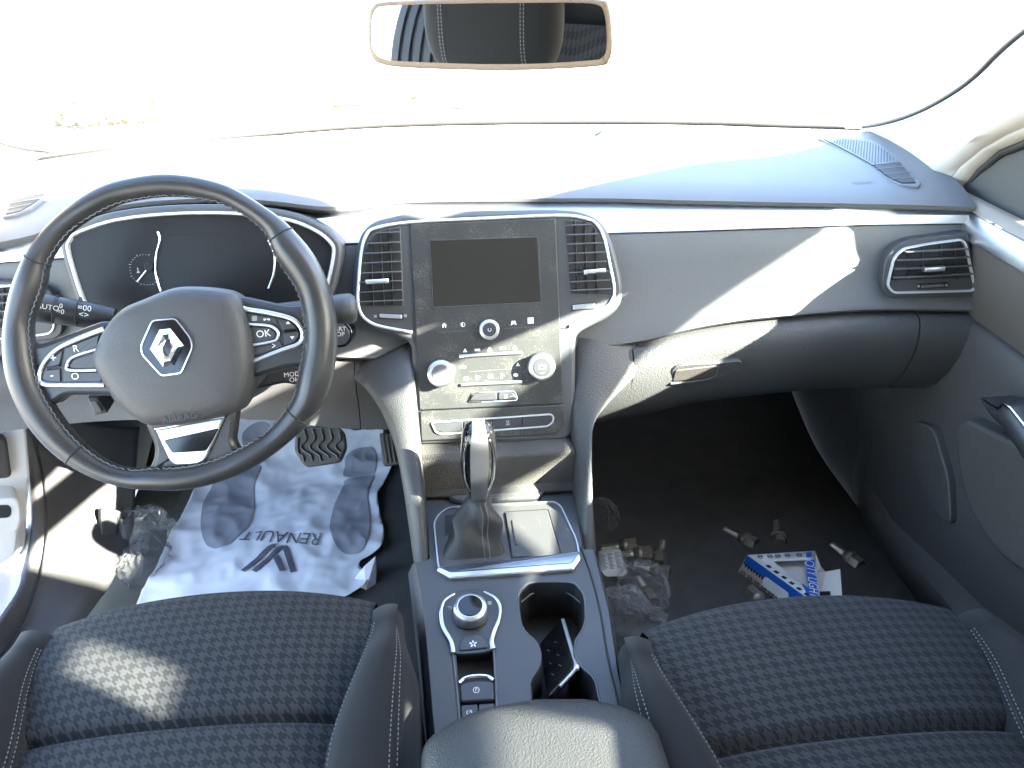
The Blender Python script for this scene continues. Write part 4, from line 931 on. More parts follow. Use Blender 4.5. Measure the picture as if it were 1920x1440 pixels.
for a, b in (((820, 623), (880, 620)), ((945, 616), (1005, 612)), ((880, 697), (965, 691))): bar('key_line', S, S.px(*a, HP), S.px(*b, HP), .0006, HP-.001, HP+.0003, MT['slat'], pan, 0)
for a, b in (((861, 667.5), (978, 661)), ((864, 721.5), (979, 715.5))): bar('silver_key_bar', S, S.px(*a, HP), S.px(*b, HP), .0042, HP-.001, HP+.0035, MT['silver'], pan, .0012)
for k, (x, y) in enumerate(((872, 657), (895, 656), (918, 654.5), (943, 653), (966, 652), (868, 688), (971, 683))): icon_poly('climate_icon', S, S.px(x, y, HP), [(-1.2, -.5), (1.2, -.5), (1.2, .5), (-1.2, .5)] if k % 2 else [(-1, -.8), (0, .9), (1, -.8)], .0032, MT['icon'], pan, HP+.0001)
for k, (x, y) in enumerate(((874, 710), (897, 708), (920, 706), (943, 705), (967, 703))):
    icon_poly('airflow_icon', S, S.px(x, y, HP), ([(-1, -1), (-.3, -1), (-.2, 0), (.6, 0), (.6, .5), (-.4, .6), (-.5, 1), (-1, 1)] if k % 2 else [(-1.1, -.4), (-.4, -.7), (.5, -.9), (1.1, -.2), (.8, .6), (-.2, .9), (-1, .5)]), .0032, MT['icon'], pan, HP+.0001)
hz = slab('hazard_button', rnd(S.poly([(879, 752), (887, 739), (932, 735.5), (932, 750)], HP), .003), S, HP-.002, HP+.0028, MT['button'], pan, .0015)
lk = slab('lock_button', rnd(S.poly([(934, 735.5), (962, 735), (968, 745), (967, 748.5), (934, 750)], HP), .003), S, HP-.002, HP+.0028, MT['button'], pan, .0015)
frame('button_rim', rnd(S.poly([(877, 754.5), (885, 737), (964, 733), (970, 745), (968, 750)], HP), .003), S, .0003, .0008, HP-.001, HP+.0012, MT['chrome'], pan)
icon_poly('lock_icon', S, S.px(949, 743, HP+.003), [(-1, -1), (1, -1), (1, .2), (-1, .2)], .0022, MT['icon'], lk, HP+.0028); ringicon(S, (S.px(949, 743, HP+.003)[0], S.px(949, 743, HP+.003)[1]+.0006), .0014, .0006, HP+.0031, MT['icon'], lk, None, 'lock_shackle')
bar('status_lamp', S, S.px(956, 743.5, HP+.003), S.px(962, 743, HP+.003), .0006, HP+.0028, HP+.0031, MT['icongrey'], lk, 0)
# switch bank
frame('chrome_rim', rnd(S.poly([(809, 792), (1033, 776.5), (1038, 782), (1036, 792), (1026, 799), (828, 814), (817, 810)], HP), .004), S, .0012, .0012, HP-.001, HP+.0025, MT['rim'], low)
SB = [[(814, 794), (868, 790.5), (868, 807.5), (830, 811), (820, 806)], [(870, 790.3), (922, 786.8), (922, 804), (870, 807.3)], [(924, 786.6), (979, 782.8), (979, 800), (924, 803.8)], [(981, 782.6), (1032, 779), (1034, 786), (1025, 796.5), (981, 799.8)]]
for k, p in enumerate(SB):
    b_ = slab('switch', rnd(S.poly(p, HP), .0015), S, HP-.002, HP+.0018, MT['button'], low, .0008)
    if k == 2:
        c_ = S.px(952, 790.5, HP+.002); ringicon(S, c_, .0016, .0005, HP+.0022, MT['icon'], b_, .3, 'stop_start_icon'); text('lettering', 'OFF', S, (c_[0], c_[1]-.0042), .0034, MT['icon'], b_, h=HP+.0019)
# vents
vl = ccw(S.poly([(749, 427), (710, 434), (691, 453), (682, 482), (676, 534), (674, 573), (755, 572)], .008))
vL = slab('centre_air_vent', rnd(offs(vl, -.0016), .004), S, .0, .0076, MT['bezel'], stk, .0008)
vent_core(S, vl, [((660, y0), (770, y1)) for y0, y1 in ((440, 435.5), (459, 454), (477, 472), (495, 489.5), (513, 508.5), (530, 525.5), (549, 542), (566, 561.5))], [((696, 420), (702, 580)), ((714, 420), (722, 580)), ((731, 420), (739, 580))], vL, .0076, tab=((689, 529), (731, 526.5)))
vr = ccw(S.poly([(1059, 413), (1097, 416), (1116, 428), (1127, 450), (1141, 506), (1148, 553), (1070, 550)], .008))
vR = slab('centre_air_vent', rnd(offs(vr, -.0016), .004), S, .0, .0076, MT['bezel'], stk, .0008)
vent_core(S, vr, [((1050, y0), (1160, y1)) for y0, y1 in ((424.5, 420.5), (442, 438), (459, 455), (476.5, 472), (494, 489), (512, 507), (529, 524), (545, 540))], [((1076, 405), (1082, 560)), ((1093, 405), (1100, 560)), ((1112, 405), (1119, 560))], vR, .0076, tab=((1089, 511), (1129, 507.5)))
for p, mk in (([(711, 588), (754, 590), (754, 598), (712, 596)], ((704, 593), (760, 592))), ([(1073, 572), (1115, 568), (1116, 578), (1074, 581)], ((1122, 573),))):
    slab('thumb_wheel_slot', rnd(offs(ccw(S.poly(p, .0075)), -.0012), .0015), S, .006, .0078, MT['dark'], stk, .0003)
    slab('thumb_wheel', rnd(S.poly(p, .0075), .0015), S, .0078, .0112, MT['silverdull'], stk, .0012)
    for q in mk: c_ = S.px(*q, .0075); slab('vent_mark', [(c_[0]-.002, c_[1]-.002), (c_[0]+.002, c_[1]-.002), (c_[0]+.002, c_[1]+.002), (c_[0]-.002, c_[1]+.002)], S, .0072, .0078, MT['icongrey'], stk, 0)

# ------------------------------------------------------------------ centre console
con = thing('centre_console', 'dark grey centre console with cup holder, controls and side arms', 'console', (0, .65, .3))
K = Plane((0, .66, .562), (1, 0, 0), (0, 1, .13))
def arm(name, inner, outer, Y, bulge=.010, back=.06):
    n_ = len(Y); I = [at(a, b, Y=y) for (a, b), y in zip(inner, Y)]; O = [at(a, b, Y=y+.006) for (a, b), y in zip(outer, Y)]
    I, O = cat(I, 6, False), cat(O, 6, False); rows_ = []
    rows_.append([p+Vector((0, back, -.01)) for p in I]); rows_.append([p+Vector((0, .006, 0)) for p in I])
    for t in (.08, .25, .5, .75, .92):
        rows_.append([p.lerp(q, t)+Vector((0, -bulge*math.sin(math.pi*t)**.6, bulge*.6*math.sin(math.pi*t)**.6)) for p, q in zip(I, O)])
    rows_.append([q+Vector((0, .008, 0)) for q in O]); rows_.append([q+Vector((0, back, -.01)) for q in O])
    return loft(name, rows_, MT['arm'], con, close=True, smooth=60)
arm('side_arm', [(1074, 632), (1073, 700), (1071, 760), (1073, 830), (1078, 900), (1083, 960), (1089, 1032)], [(1212, 650), (1196, 705), (1150, 750), (1117, 790), (1111, 840), (1112, 920), (1119, 1032)], [.992, .957, .928, .898, .864, .826, .784])
arm('side_arm', [(776, 640), (777, 700), (780, 760), (785, 830), (791, 900), (796, 960), (803, 1047)], [(640, 702), (684, 735), (716, 782), (738, 838), (752, 900), (764, 980), (775, 1058)], [.988, .945, .905, .868, .835, .803, .772])
# inner wall under the stack
wt = [at(a, b, Y=.958) for a, b in ((770, 815), (850, 812), (930, 808), (1000, 805), (1085, 800))]
wb = [K.pt(*K.px(a, b)) for a, b in ((780, 938), (850, 935), (930, 931), (1000, 928), (1095, 922))]
wm = [a.lerp(b, .5)+Vector((0, .012, -.006)) for a, b in zip(wt, wb)]
wall = loft('storage_flap', [wt, wm, wb], MT['arm'], con, n=24, thick=.01)
pwf = Plane(wm[2].lerp(wb[2], .6), (1, 0, 0), wm[2]-wb[2])
cap_px = rnd(pwf.poly([(843, 940), (846, 914), (1010, 905), (1024, 922), (1008, 940), (860, 946)]), .016)
cp = slab('flap_handle', cap_px, pwf, -.004, .009, MT['arm'], con, .003)
frame('flap_groove', cap_px, pwf, .0005, .0018, -.002, .006, MT['groove'], cp)
for a, b in (((797, 934), (841, 930)), ((1026, 919), (1076, 915))): bar('flap_groove', pwf, pwf.px(*a), pwf.px(*b), .0018, .0, .005, MT['groove'], con, 0)
box('tunnel', Plane((0, 1.3, .3), (1, 0, 0), (0, 1, 0)), -.115, .115, -.42, .45, 0, .36, MT['carpet'], con, .01)
# top plate with cup holder and switch well
OUTL = [(798, 925), (1078, 912), (1090, 1030), (1112, 1030), (1140, 1142), (1158, 1260), (1195, 1440), (1225, 1560), (818, 1560), (818, 1400), (812, 1340), (800, 1200), (789, 1110), (778, 1056), (806, 1048)]
CUP = [(971, 1117), (982, 1099), (1002, 1091), (1068, 1091), (1088, 1104), (1097, 1123), (1098, 1162), (1093, 1179), (1080, 1203), (1080, 1229), (1093, 1251), (1113, 1270), (1121, 1295), (1118, 1340), (1002, 1342), (995, 1307), (993, 1279), (1009, 1251), (1013, 1229), (1004, 1204), (982, 1182), (974, 1157)]
cupo = ccw(cat2(K.poly(CUP), 4)); WELL = ccw(K.poly([(855, 1226), (925, 1218), (930, 1362), (866, 1366)]))
holed('top_plate', ccw(K.poly(OUTL)), [cupo, WELL], K, MT['console'], con)
ko = ccw(K.poly(OUTL)); rows = [[K.pt(a, b, 0) for a, b in ko], [K.pt(a, b, -.004) for a, b in offs(ko, -.003)], [K.pt(a, b, -.03) for a, b in offs(ko, -.010)], [Vector((K.pt(a, b).x*1.08, K.pt(a, b).y, .30)) for a, b in ko]]
rings('side_shell', rows, MT['console'], con, cap0=False, cap1=False, smooth=30)
tube('edge_crease', [K.pt(*K.px(a, b), .0) for a, b in cat2([(1089, 1026), (1108, 1080), (1126, 1150), (1141, 1240), (1165, 1340)], 5, False)], .0014, MT['groove'], con)
cw = [[K.pt(a, b, 0) for a, b in cupo], [K.pt(a, b, -.003) for a, b in offs(cupo, .0015)], [K.pt(a, b, -.02) for a, b in offs(cupo, .003)], [K.pt(a, b, -.07) for a, b in offs(cupo, .004)]]
cupw = rings('cup_holder', cw, MT['black'], con, cap0=False, cap1=True)
tube('cup_rim', [K.pt(a, b, -.0004) for a, b in offs(cupo, .0006)], .0013, MT['slat'], cupw, closed=True, sides=6)
tube('cup_ledge', [K.pt(*K.px(a, b, -.02), -.02) for a, b in cat2([(977, 1130), (1000, 1112), (1032, 1108), (1064, 1112), (1092, 1133)], 5, False)], .0012, MT['slat'], cupw)
rings('switch_well', [[K.pt(a, b, 0) for a, b in WELL], [K.pt(a, b, -.02) for a, b in WELL]], MT['dark'], con, cap0=False)
# gear plate
PLT = [(822, 968), (842, 955), (1040, 944), (1052, 953), (1082, 1017), (1087, 1050), (1074, 1070), (846, 1086), (822, 1071), (813, 985)]
gpl = slab('gear_plate', rnd(K.poly(PLT), .012), K, -.004, .003, MT['plate'], con, .001)
frame('plate_rim', rnd(K.poly(PLT), .012), K, .0022, .001, .0, .0055, MT['silverdull'], gpl)
slab('silver_front_band', rnd(K.poly([(822, 1066), (846, 1077), (1070, 1060), (1086, 1038), (1089, 1053), (1075, 1073), (846, 1089), (819, 1074)]), .002), K, -.001, .0062, MT['silver'], gpl, .002)
ld = slab('ashtray_lid', rnd(K.poly([(947, 962), (1026, 957), (1051, 1041), (961, 1046)], .004), .004), K, .002, .0058, MT['plate'], gpl, .001)
frame('lid_gap', rnd(K.poly([(945.5, 960), (1028, 955), (1053.5, 1043), (959, 1048)], .003), .004), K, .0006, .0008, .002, .0036, MT['groove'], gpl)
bar('lid_grip', K, K.px(961, 976, .006), K.px(968, 1022, .006), .0022, .0056, .0072, MT['plate'], ld)
slab('coin_slot', rnd(K.poly([(833, 970), (863, 967), (866, 1000), (834, 1006)]), .002), K, .003, .0034, MT['dark'], gpl, 0)
frame('coin_slot_rim', rnd(K.poly([(833, 970), (863, 967), (866, 1000), (834, 1006)]), .002), K, .0005, .0008, .002, .0042, MT['slat'], gpl)
# control cluster: dial, ribbons, mode key, parking brake, cruise switches
slab('control_field', cat2(K.poly([(853, 1113), (832, 1130), (827, 1151), (834, 1180), (850, 1210), (857, 1228), (922, 1221), (922, 1194), (935, 1160), (938, 1137), (930, 1121), (905, 1109), (880, 1106)]), 4), K, -.003, .0022, MT['button'], con, .001)
for l_ in ([(853, 1113), (835, 1124), (829, 1136), (827, 1151), (832, 1178), (846, 1203), (849, 1224)], [(907, 1109), (928, 1120), (937, 1136), (936, 1158), (926, 1186), (922, 1202), (925, 1217)]):
    tube('silver_ribbon', [K.pt(*K.px(a, b, .003), .003) for a, b in cat2(l_, 5, False)], [.0008]+[.0014+.0022*k/30 for k in range(30)], MT['silver'], con, flat=(1, .7), upv=K.n)
dc = K.px(882, 1143, .012); dr = K.px(914, 1143, .012)[0]-dc[0]
db = slab('dial_base', circ(K.px(882, 1150, .003), dr*1.12, 36), K, .0, .005, MT['black'], con, .001)
dl = slab('rotary_dial', circ(dc, dr, 48), K, .005, .020, MT['silver'], con, .0045)
slab('dial_cap', circ(dc, dr*.72, 40), K, .019, .0212, MT['gloss'], dl, .0008)
mk_ = slab('mode_key', rnd(K.poly([(859, 1221), (862, 1203), (872, 1191), (904, 1190), (914, 1203), (916, 1215)], .003), .006), K, .001, .0038, MT['button'], con, .001)
fc = K.px(887, 1207, .004)
for k in range(5):
    a = math.pi/2+k*2*math.pi/5; icon_poly('petal_icon', K, (fc[0]+.0030*math.cos(a), fc[1]+.0030*math.sin(a)), [(math.cos(t)*1.3, math.sin(t)*.75) for t in [2*math.pi*j/10 for j in range(10)]], .0014, MT['icon'], mk_, .0039, a)
icon_poly('back_icon', K, K.px(843, 1139, .003), [(-1, .3), (.6, .3), (.6, -.6), (-.4, -.6), (-.4, -.9), (1, -.9), (1, .7), (-1, .7)], .0026, MT['icongrey'], con, .0023)
icon_poly('menu_icon', K, K.px(918, 1130, .003), [(-1, -1.1), (1, -1.1), (1, 1.1), (-1, 1.1)], .0024, MT['icongrey'], con, .0023)
pbk = slab('parking_brake_switch', rnd(K.poly([(861, 1283), (880, 1276), (906, 1274), (925, 1277), (927, 1312), (863, 1316)], .003), .004), K, -.012, .003, MT['button'], con, .002)
tube('chrome_lip', [K.pt(*K.px(a, b, .004), .0035) for a, b in cat2([(861, 1280), (872, 1271), (892, 1267), (914, 1268), (925, 1275)], 5, False)], .0024, MT['chrome'], pbk)
pc_ = K.px(893, 1294, .003); ringicon(K, pc_, .0034, .0008, .0034, MT['icon'], pbk, None, 'brake_icon'); text('lettering', 'P', K, pc_, .0055, MT['icon'], pbk, h=.0032)
for p, q in (([(864, 1322), (895, 1320), (897, 1350), (866, 1352)], (880, 1336)), ([(897, 1320), (927, 1318), (928, 1348), (899, 1350)], (913, 1334))):
    b_ = slab('cruise_switch', rnd(K.poly(p, .002), .002), K, -.012, .002, MT['button'], con, .001)
    c_ = K.px(*q, .002); ringicon(K, c_, .0028, .0008, .0024, MT['icon'], b_, .35, 'cruise_icon'); bar('cruise_needle', K, c_, (c_[0]+.002, c_[1]+.0024), .0007, .0021, .0024, MT['icon'], b_, 0)
for l_ in ([(849, 1226), (857, 1300), (862, 1370)], [(926, 1220), (930, 1290), (933, 1362)]): tube('well_edge', [K.pt(*K.px(a, b), .0) for a, b in l_], .0016, MT['slat'], con, upv=K.n)
# armrest lid
AX, ZT = .013, .640
R = []
for f, yy, zt, zb in ((.90, .505, .600, .575), (.955, .508, .615, .568), (.985, .502, .627, .566), (1, .49, .635, .565), (1.0, .46, .640, .565), (1.0, .40, .641, .565), (1, .3, .641, .565), (1, .17, .64, .565), (.96, .14, .63, .57)):
    r = []
    for k in range(32):
        a = 2*math.pi*k/32; ca, sa = math.cos(a), math.sin(a); e = .55
        x = math.copysign(abs(ca)**e, ca)*.118*f; z = (zt+zb)/2+math.copysign(abs(sa)**.62, sa)*(zt-zb)/2
        bow = -.030*(abs(x)/.118)**2.2 if yy > .4 else 0
        r.append(Vector((AX+x, yy+bow, z)))
    R.append(r)
rings('armrest', R, MT['armrest'], con, smooth=70)

# ------------------------------------------------------------------ gear lever
gl = thing('gear_lever', 'silver and black automatic gear lever with leather gaiter, marked EDC', 'gear lever', K.pt(*K.px(890, 1040)))
g0 = K.pt(*K.px(892, 1015)); top = at(897, 800, Y=.782); neck = at(897, 930, Y=.812)
ax = (top-neck).normalized(); side = Vector((1, 0, 0)); side = (side-ax*side.dot(ax)).normalized(); frt = ax.cross(side); frt = frt if frt.y < 0 else -frt
def gsec(c, a, b, n=20, e=.8): return [c+side*(math.copysign(abs(math.cos(2*math.pi*k/n))**e, math.cos(2*math.pi*k/n))*a)+frt*(math.copysign(abs(math.sin(2*math.pi*k/n))**e, math.sin(2*math.pi*k/n))*b) for k in range(n)]
H = (top-neck).length
R = [gsec(neck+ax*(H*t), a, b) for t, a, b in ((0, .0125, .012), (.12, .0145, .013), (.3, .0205, .0175), (.5, .0235, .021), (.7, .0235, .023), (.85, .0215, .022), (.95, .018, .018), (1.0, .011, .012), (1.01, .004, .005))]
kn = rings('lever_knob', R, MT['gloss'], gl, smooth=70)
# silver front face
def strip(ts, w_, dep, up=0): 
    rows_ = []
    for (t, w1, d1) in ts:
        c = neck+ax*(H*t)+frt*d1; rows_.append([c-side*w1-frt*.004, c-side*w1, c-side*(w1*.5)+frt*.0008, c+frt*.001, c+side*(w1*.5)+frt*.0008, c+side*w1, c+side*w1-frt*.004])
    return rows_
loft('silver_face', strip([(.02, .0100, .0135), (.12, .0102, .0145), (.3, .0106, .019), (.5, .0112, .0225), (.7, .0114, .0245), (.85, .0112, .0235), (.94, .0105, .0205), (.99, .009, .015), (1.025, .008, .006), (1.03, .007, -.008)], 0, 0), MT['silver'], kn, thick=0)
for s in (-1, 1):
    tube('chrome_edge', [neck+ax*(H*t)+side*(s*a)+frt*b for t, a, b in ((.22, .0125, .0145), (.4, .0180, .0165), (.6, .0195, .019), (.8, .0185, .019), (.93, .0145, .016))], .0013, MT['chrome'], kn)
pe = Plane(neck+ax*(H*.075)+frt*.0150, side, ax); text('lettering', 'EDC', pe, (.0015, 0), .0068, MT['print'], kn, h=.0008)
# gaiter
bx = K.poly([(834, 1050), (842, 1012), (866, 985), (930, 985), (938, 1010), (946, 1036), (936, 1045), (905, 1049)])
bb = [K.pt(a, b, .003) for a, b in cat2(bx, 5)]; n_ = len(bb); cb = sum(bb, Vector())/n_
tp = []
c_top = neck+ax*.002
R = []
for t in [k/10 for k in range(11)]:
    f = (1-t)**1.35; cc = cb.lerp(c_top, t**.8); ring_ = []
    for k, p in enumerate(bb):
        d = p-cb; a = math.atan2(d.y, d.x); rt_ = .0125+.006*math.sin(math.pi*t)
        q_top = Vector((math.cos(a)*rt_, math.sin(a)*rt_, 0))
        fold = 1+.22*math.sin(math.pi*t)*math.sin(3*a+2.2*t*3)+.10*math.sin(math.pi*t)*math.sin(7*a-4*t)
        v = Vector((d.x, d.y, d.z))*f + q_top*(1-f); v = Vector((v.x*fold, v.y*fold, v.z))
        ring_.append(cc+v+Vector((0, 0, .004*math.sin(math.pi*t)*math.sin(2*a+5*t))))
    R.append(ring_)
bo = rings('gaiter', R, MT['boot'], gl, smooth=80)
# stitched seam running down the front of the gaiter
fr_i = min(range(n_), key=lambda k: (bb[k]-K.pt(*K.px(912, 1049))).length)
ln = [R[j][fr_i] for j in range(11)]
for dx in (-.0035, .0035):
    sts = []
    fine = resample(cat([p+Vector((dx, -.0012, .0008)) for p in ln], 8, False), 46)
    for k in range(0, 44, 2):
        p, q = fine[k], fine[k+1]; s_ = Vector((.0005, 0, 0)); e = Vector((0, -.0004, .0004))
        sts.append([[p-s_, p+s_, q+s_, q-s_], [p-s_+e, p+s_+e, q+s_+e, q-s_+e]])
    multi('stitching', sts, MT['stitch'], bo)
# ------------------------------------------------------------------ front seats
def smooth01(t): t = max(0, min(1, t)); return t*t*(3-2*t)
def make_seat(xc, yf, label, rake=.17, dback=0):
    st_ = thing('front_seat', label, 'car seat', (xc, yf-.25, .30), 'front seats')
    def hw(y): d = yf-y; return .188-.036*smooth01((d-.02)/.2)
    def zs(y, s):
        d = yf-y; z = .598-.020*smooth01((d-.1)/.4)
        z += .007*math.sin(math.pi*min(1, max(0, d/.155)))+.007*math.sin(math.pi*min(1, max(0, (d-.155)/.2)))
        z -= .012*math.exp(-((d-.155)/.006)**2)
        return z-.010*abs(s)**3-.006*s*s
    def bow(s): return .022*(1-s*s)
    ns = 40; rows = []
    for z, dy in ((.40, .0), (.50, .012), (.55, .017), (.575, .016), (.588, .011), (.5945, .004)):
        rows.append([Vector((xc+s*.190, yf+dy+bow(s), z-.010*abs(s)**3-.006*s*s)) for s in [-1+2*k/ns for k in range(ns+1)]])
    y = yf-.006
    while y > yf-.56:
        d = yf-y; rows.append([Vector((xc+s*hw(y), y+bow(s)*(1-smooth01(d/.13)), zs(y, s))) for s in [-1+2*k/ns for k in range(ns+1)]])
        y -= .003 if abs(d-.155) < .02 else .012
    loft('cushion_centre', rows, MT['weave'], st_, thick=0, smooth=70)
    for sd in (-1, 1):
        rows = []; crest = []
        N_ = 46
        prof = []
        for k in range(N_+1):
            y = yf-.026-.54*k/N_; g = smooth01((yf-.024-y)/.085); w0 = hw(y)
            zi = .582-.020*smooth01((yf-y-.1)/.4)
            pr = [(w0-.003, zi-.012), (w0-.001, zi+.002), (w0+.008, zi+.010+.012*g), (w0+.020, zi+.014+.022*g), (.5*(w0+.238)+.006, zi+.012+.026*g), (.226-.010*(1-g), zi+.008+.016*g), (.237-.014*(1-g), zi-.012+.006*g), (.243-.02*(1-g), zi-.05), (.243-.02*(1-g), .38)]
            prof.append([Vector((xc+sd*a, y+(.012 if g < .05 else 0), z)) for a, z in pr])
        tip = [Vector((p.x, p.y+.008, min(p.z, .575)-.03)) for p in prof[0]]
        fine = [cat(p, 3, False) for p in [tip]+prof]
        b_ = loft('side_bolster', fine, MT['cloth'], st_, smooth=80)
        # twin rows of stitching
        for idx, off in ((4, 0), (5, 0), (14, 0), (15, 0)):
            path = resample([f[idx]+Vector((0, 0, .0006)) for f in fine[2:]], 200); sts = []
            for k in range(0, 198, 2):
                p, q = path[k], path[k].lerp(path[k+1], 1.35) if False else path[k+1]
                t = (q-p).normalized(); s_ = t.cross(Vector((0, 0, 1))).normalized()*.0005; e = Vector((0, 0, .0006))
                sts.append([[p-s_, p+s_, q+s_, q-s_], [p-s_+e, p+s_+e, q+s_+e, q-s_+e]])
            multi('stitching', sts, MT['stitch'], b_)
        tube('seam_line', [f[4].lerp(f[5], .5)+Vector((0, 0, .0002)) for f in fine[2:]], .0011, MT['groove'], b_, sides=5)
        tube('seam_line', [f[1]+Vector((0, 0, .001)) for f in fine[2:]], .0014, MT['groove'], b_, sides=5)
    pb = Plane((xc, yf-.24, .30), (1, 0, 0), (0, 1, 0))
    slab('seat_base', rnd([(-.20, -.28), (.20, -.28), (.20, .225), (-.20, .225)], .03), pb, .0, .24, MT['cloth'], st_, .02)
    # backrest and head restraint, behind the camera, seen in the mirror
    R = []
    for t in [k/12 for k in range(13)]:
        z = .56+.46*t; yy = yf-.53+dback-rake*t; wd = .235-.03*smooth01((t-.55)/.45); dp = .055-.012*t
        if t == 0 or t == 1: wd -= .02; dp -= .015
        R.append([Vector((xc+math.copysign(abs(math.cos(a))**.5, math.cos(a))*wd, yy-.05+math.copysign(abs(math.sin(a))**.6, math.sin(a))*dp*(1+.35*abs(math.cos(a))**3*(1 if math.sin(a) > 0 else 0)), z)) for a in [2*math.pi*k/28 for k in range(28)]])
    rings('backrest', R, MT['cloth'], st_, smooth=70)
    hc = Vector((xc, yf-.56+dback-rake*1.03, 1.145)); R = []
    for t in [k/10 for k in range(11)]:
        z = 1.055+.19*t; e = 1-abs(2*t-1)**3; wd = .10+.032*e; dp = .022+.028*e
        R.append([Vector((xc+math.copysign(abs(math.cos(a))**.55, math.cos(a))*wd, hc.y+math.copysign(abs(math.sin(a))**.7, math.sin(a))*dp, z)) for a in [2*math.pi*k/28 for k in range(28)]])
    hr = rings('head_restraint', R, MT['cloth'], st_, smooth=70)
    for sx in (-.082, -.076, .076, .082):
        sts = []
        for k in range(24):
            z = 1.075+.15*k/24; yy = hc.y+.0505*(1-abs(2*((z-1.055)/.19)-1)**3*.45)+.001
            sts.append([[Vector((xc+sx-.0005, yy, z)), Vector((xc+sx+.0005, yy, z)), Vector((xc+sx+.0005, yy, z+.004)), Vector((xc+sx-.0005, yy, z+.004))], [Vector((xc+sx-.0005, yy+.001, z)), Vector((xc+sx+.0005, yy+.001, z)), Vector((xc+sx+.0005, yy+.001, z+.004)), Vector((xc+sx-.0005, yy+.001, z+.004))]])
        multi('stitching', sts, MT['stitch'], hr)
    for sx in (-.06, .06): tube('head_restraint_post', [Vector((xc+sx, hc.y, 1.0)), Vector((xc+sx, hc.y, 1.08))], .006, MT['chrome'], st_)
    return st_
make_seat(-.354, .690, 'driver seat with houndstooth cushion and a patch of sunlight on it')
make_seat(.345, .612, 'shaded houndstooth passenger seat beside the wheel bolts and carton', .03, .045)

# rear bench and spare tyre, seen in the mirror
rb = thing('rear_bench', 'rear bench seat seen in the right part of the mirror', 'rear seat', (0, -.9, .3))
rows = [[Vector((x, y, z+.015*math.cos(x*9)**2)) for x in [-.62+.062*k for k in range(21)]] for y, z in ((-.42, .42), (-.40, .56), (-.46, .60), (-.7, .575), (-.86, .565))]
loft('cushion', rows, MT['weave'], rb, thick=.04)
rows = [[Vector((x, y+.02*math.cos(x*9)**2, z)) for x in [-.62+.062*k for k in range(21)]] for y, z in ((-.86, .55), (-.88, .7), (-.95, .9), (-.99, 1.02))]
loft('backrest', rows, MT['weave'], rb, thick=.06)
rows = [[Vector((x, y+.02*math.cos(x*9)**2, z)) for x in [-.62+.062*k for k in range(21)]] for y, z in ((-.985, 1.015), (-1.0, 1.10), (-1.02, 1.14), (-1.08, 1.15))]
loft('backrest_top', rows, MT['cloth'], rb, thick=.06)

# ------------------------------------------------------------------ rear-view mirror
MC = at(919, 62, Y=.70)
HD = Vector((-.354, -.03, 1.125))
mn = ((CAM-MC).normalized()+(HD-MC).normalized()).normalized()
mu = Vector((0, 0, 1)).cross(mn).normalized(); pm = Plane(MC, mu, mn.cross(mu))
mr_ = thing('rear_view_mirror', 'beige framed rear view mirror hanging at the top of the windscreen', 'mirror', MC+Vector((0, 0, .05)))
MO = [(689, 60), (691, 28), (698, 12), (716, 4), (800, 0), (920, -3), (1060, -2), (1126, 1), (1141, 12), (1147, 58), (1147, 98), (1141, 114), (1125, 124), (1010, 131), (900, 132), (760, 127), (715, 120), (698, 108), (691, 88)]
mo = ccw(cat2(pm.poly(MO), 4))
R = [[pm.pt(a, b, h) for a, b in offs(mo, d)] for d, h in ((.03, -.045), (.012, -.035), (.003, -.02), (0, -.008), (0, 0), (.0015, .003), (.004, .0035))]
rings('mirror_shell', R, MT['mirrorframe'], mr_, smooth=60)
MI = [(697, 60), (699, 32), (706, 18), (720, 12), (800, 8), (920, 6), (1060, 5), (1115, 8), (1131, 20), (1137, 58), (1136, 94), (1128, 108), (1110, 113), (1010, 119), (900, 120), (760, 115), (720, 110), (704, 99), (698, 84)]
slab('mirror_glass', cat2(pm.poly(MI, .004), 4), pm, .002, .0042, MT['mirror'], mr_, 0, smooth=0)
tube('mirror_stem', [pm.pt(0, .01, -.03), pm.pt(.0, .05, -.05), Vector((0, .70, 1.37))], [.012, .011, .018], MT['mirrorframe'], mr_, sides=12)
def mir_hit(px, py, Y):
    d = ray(px, py); o = CAM+d*((MC-CAM).dot(mn)/d.dot(mn)); r = d-mn*(2*d.dot(mn)); return o+r*((Y-o.y)/r.y)
ty = mir_hit(772, 60, -.42)
tyre = thing('spare_tyre', 'black treaded tyre standing behind the driver seat, seen in the mirror', 'tyre', (ty.x, ty.y-.28, .60))
pt_ = Plane((ty.x, ty.y-.30, .93), (0, 1, 0), (0, 0, 1))
def lathe_x(prof, c, n=48):
    R_ = []
    for xx, r in prof: R_.append([Vector((c.x+xx, c.y+r*math.cos(2*math.pi*k/n), c.z+r*math.sin(2*math.pi*k/n))) for k in range(n)])
    return R_
tcn = Vector((ty.x, ty.y-.30, .905))
pf = [(-.085, .19), (-.095, .23), (-.092, .27), (-.075, .298)]
for g in (-.045, -.015, .015, .045): pf += [(g-.006, .303), (g-.005, .294), (g+.005, .294), (g+.006, .303)]
pf += [(.075, .298), (.092, .27), (.095, .23), (.085, .19)]
R = lathe_x(pf, tcn); R.append(R[0])
o = rings('tyre_carcass', R, MT['tyre'], tyre, cap0=False, cap1=False, smooth=35)

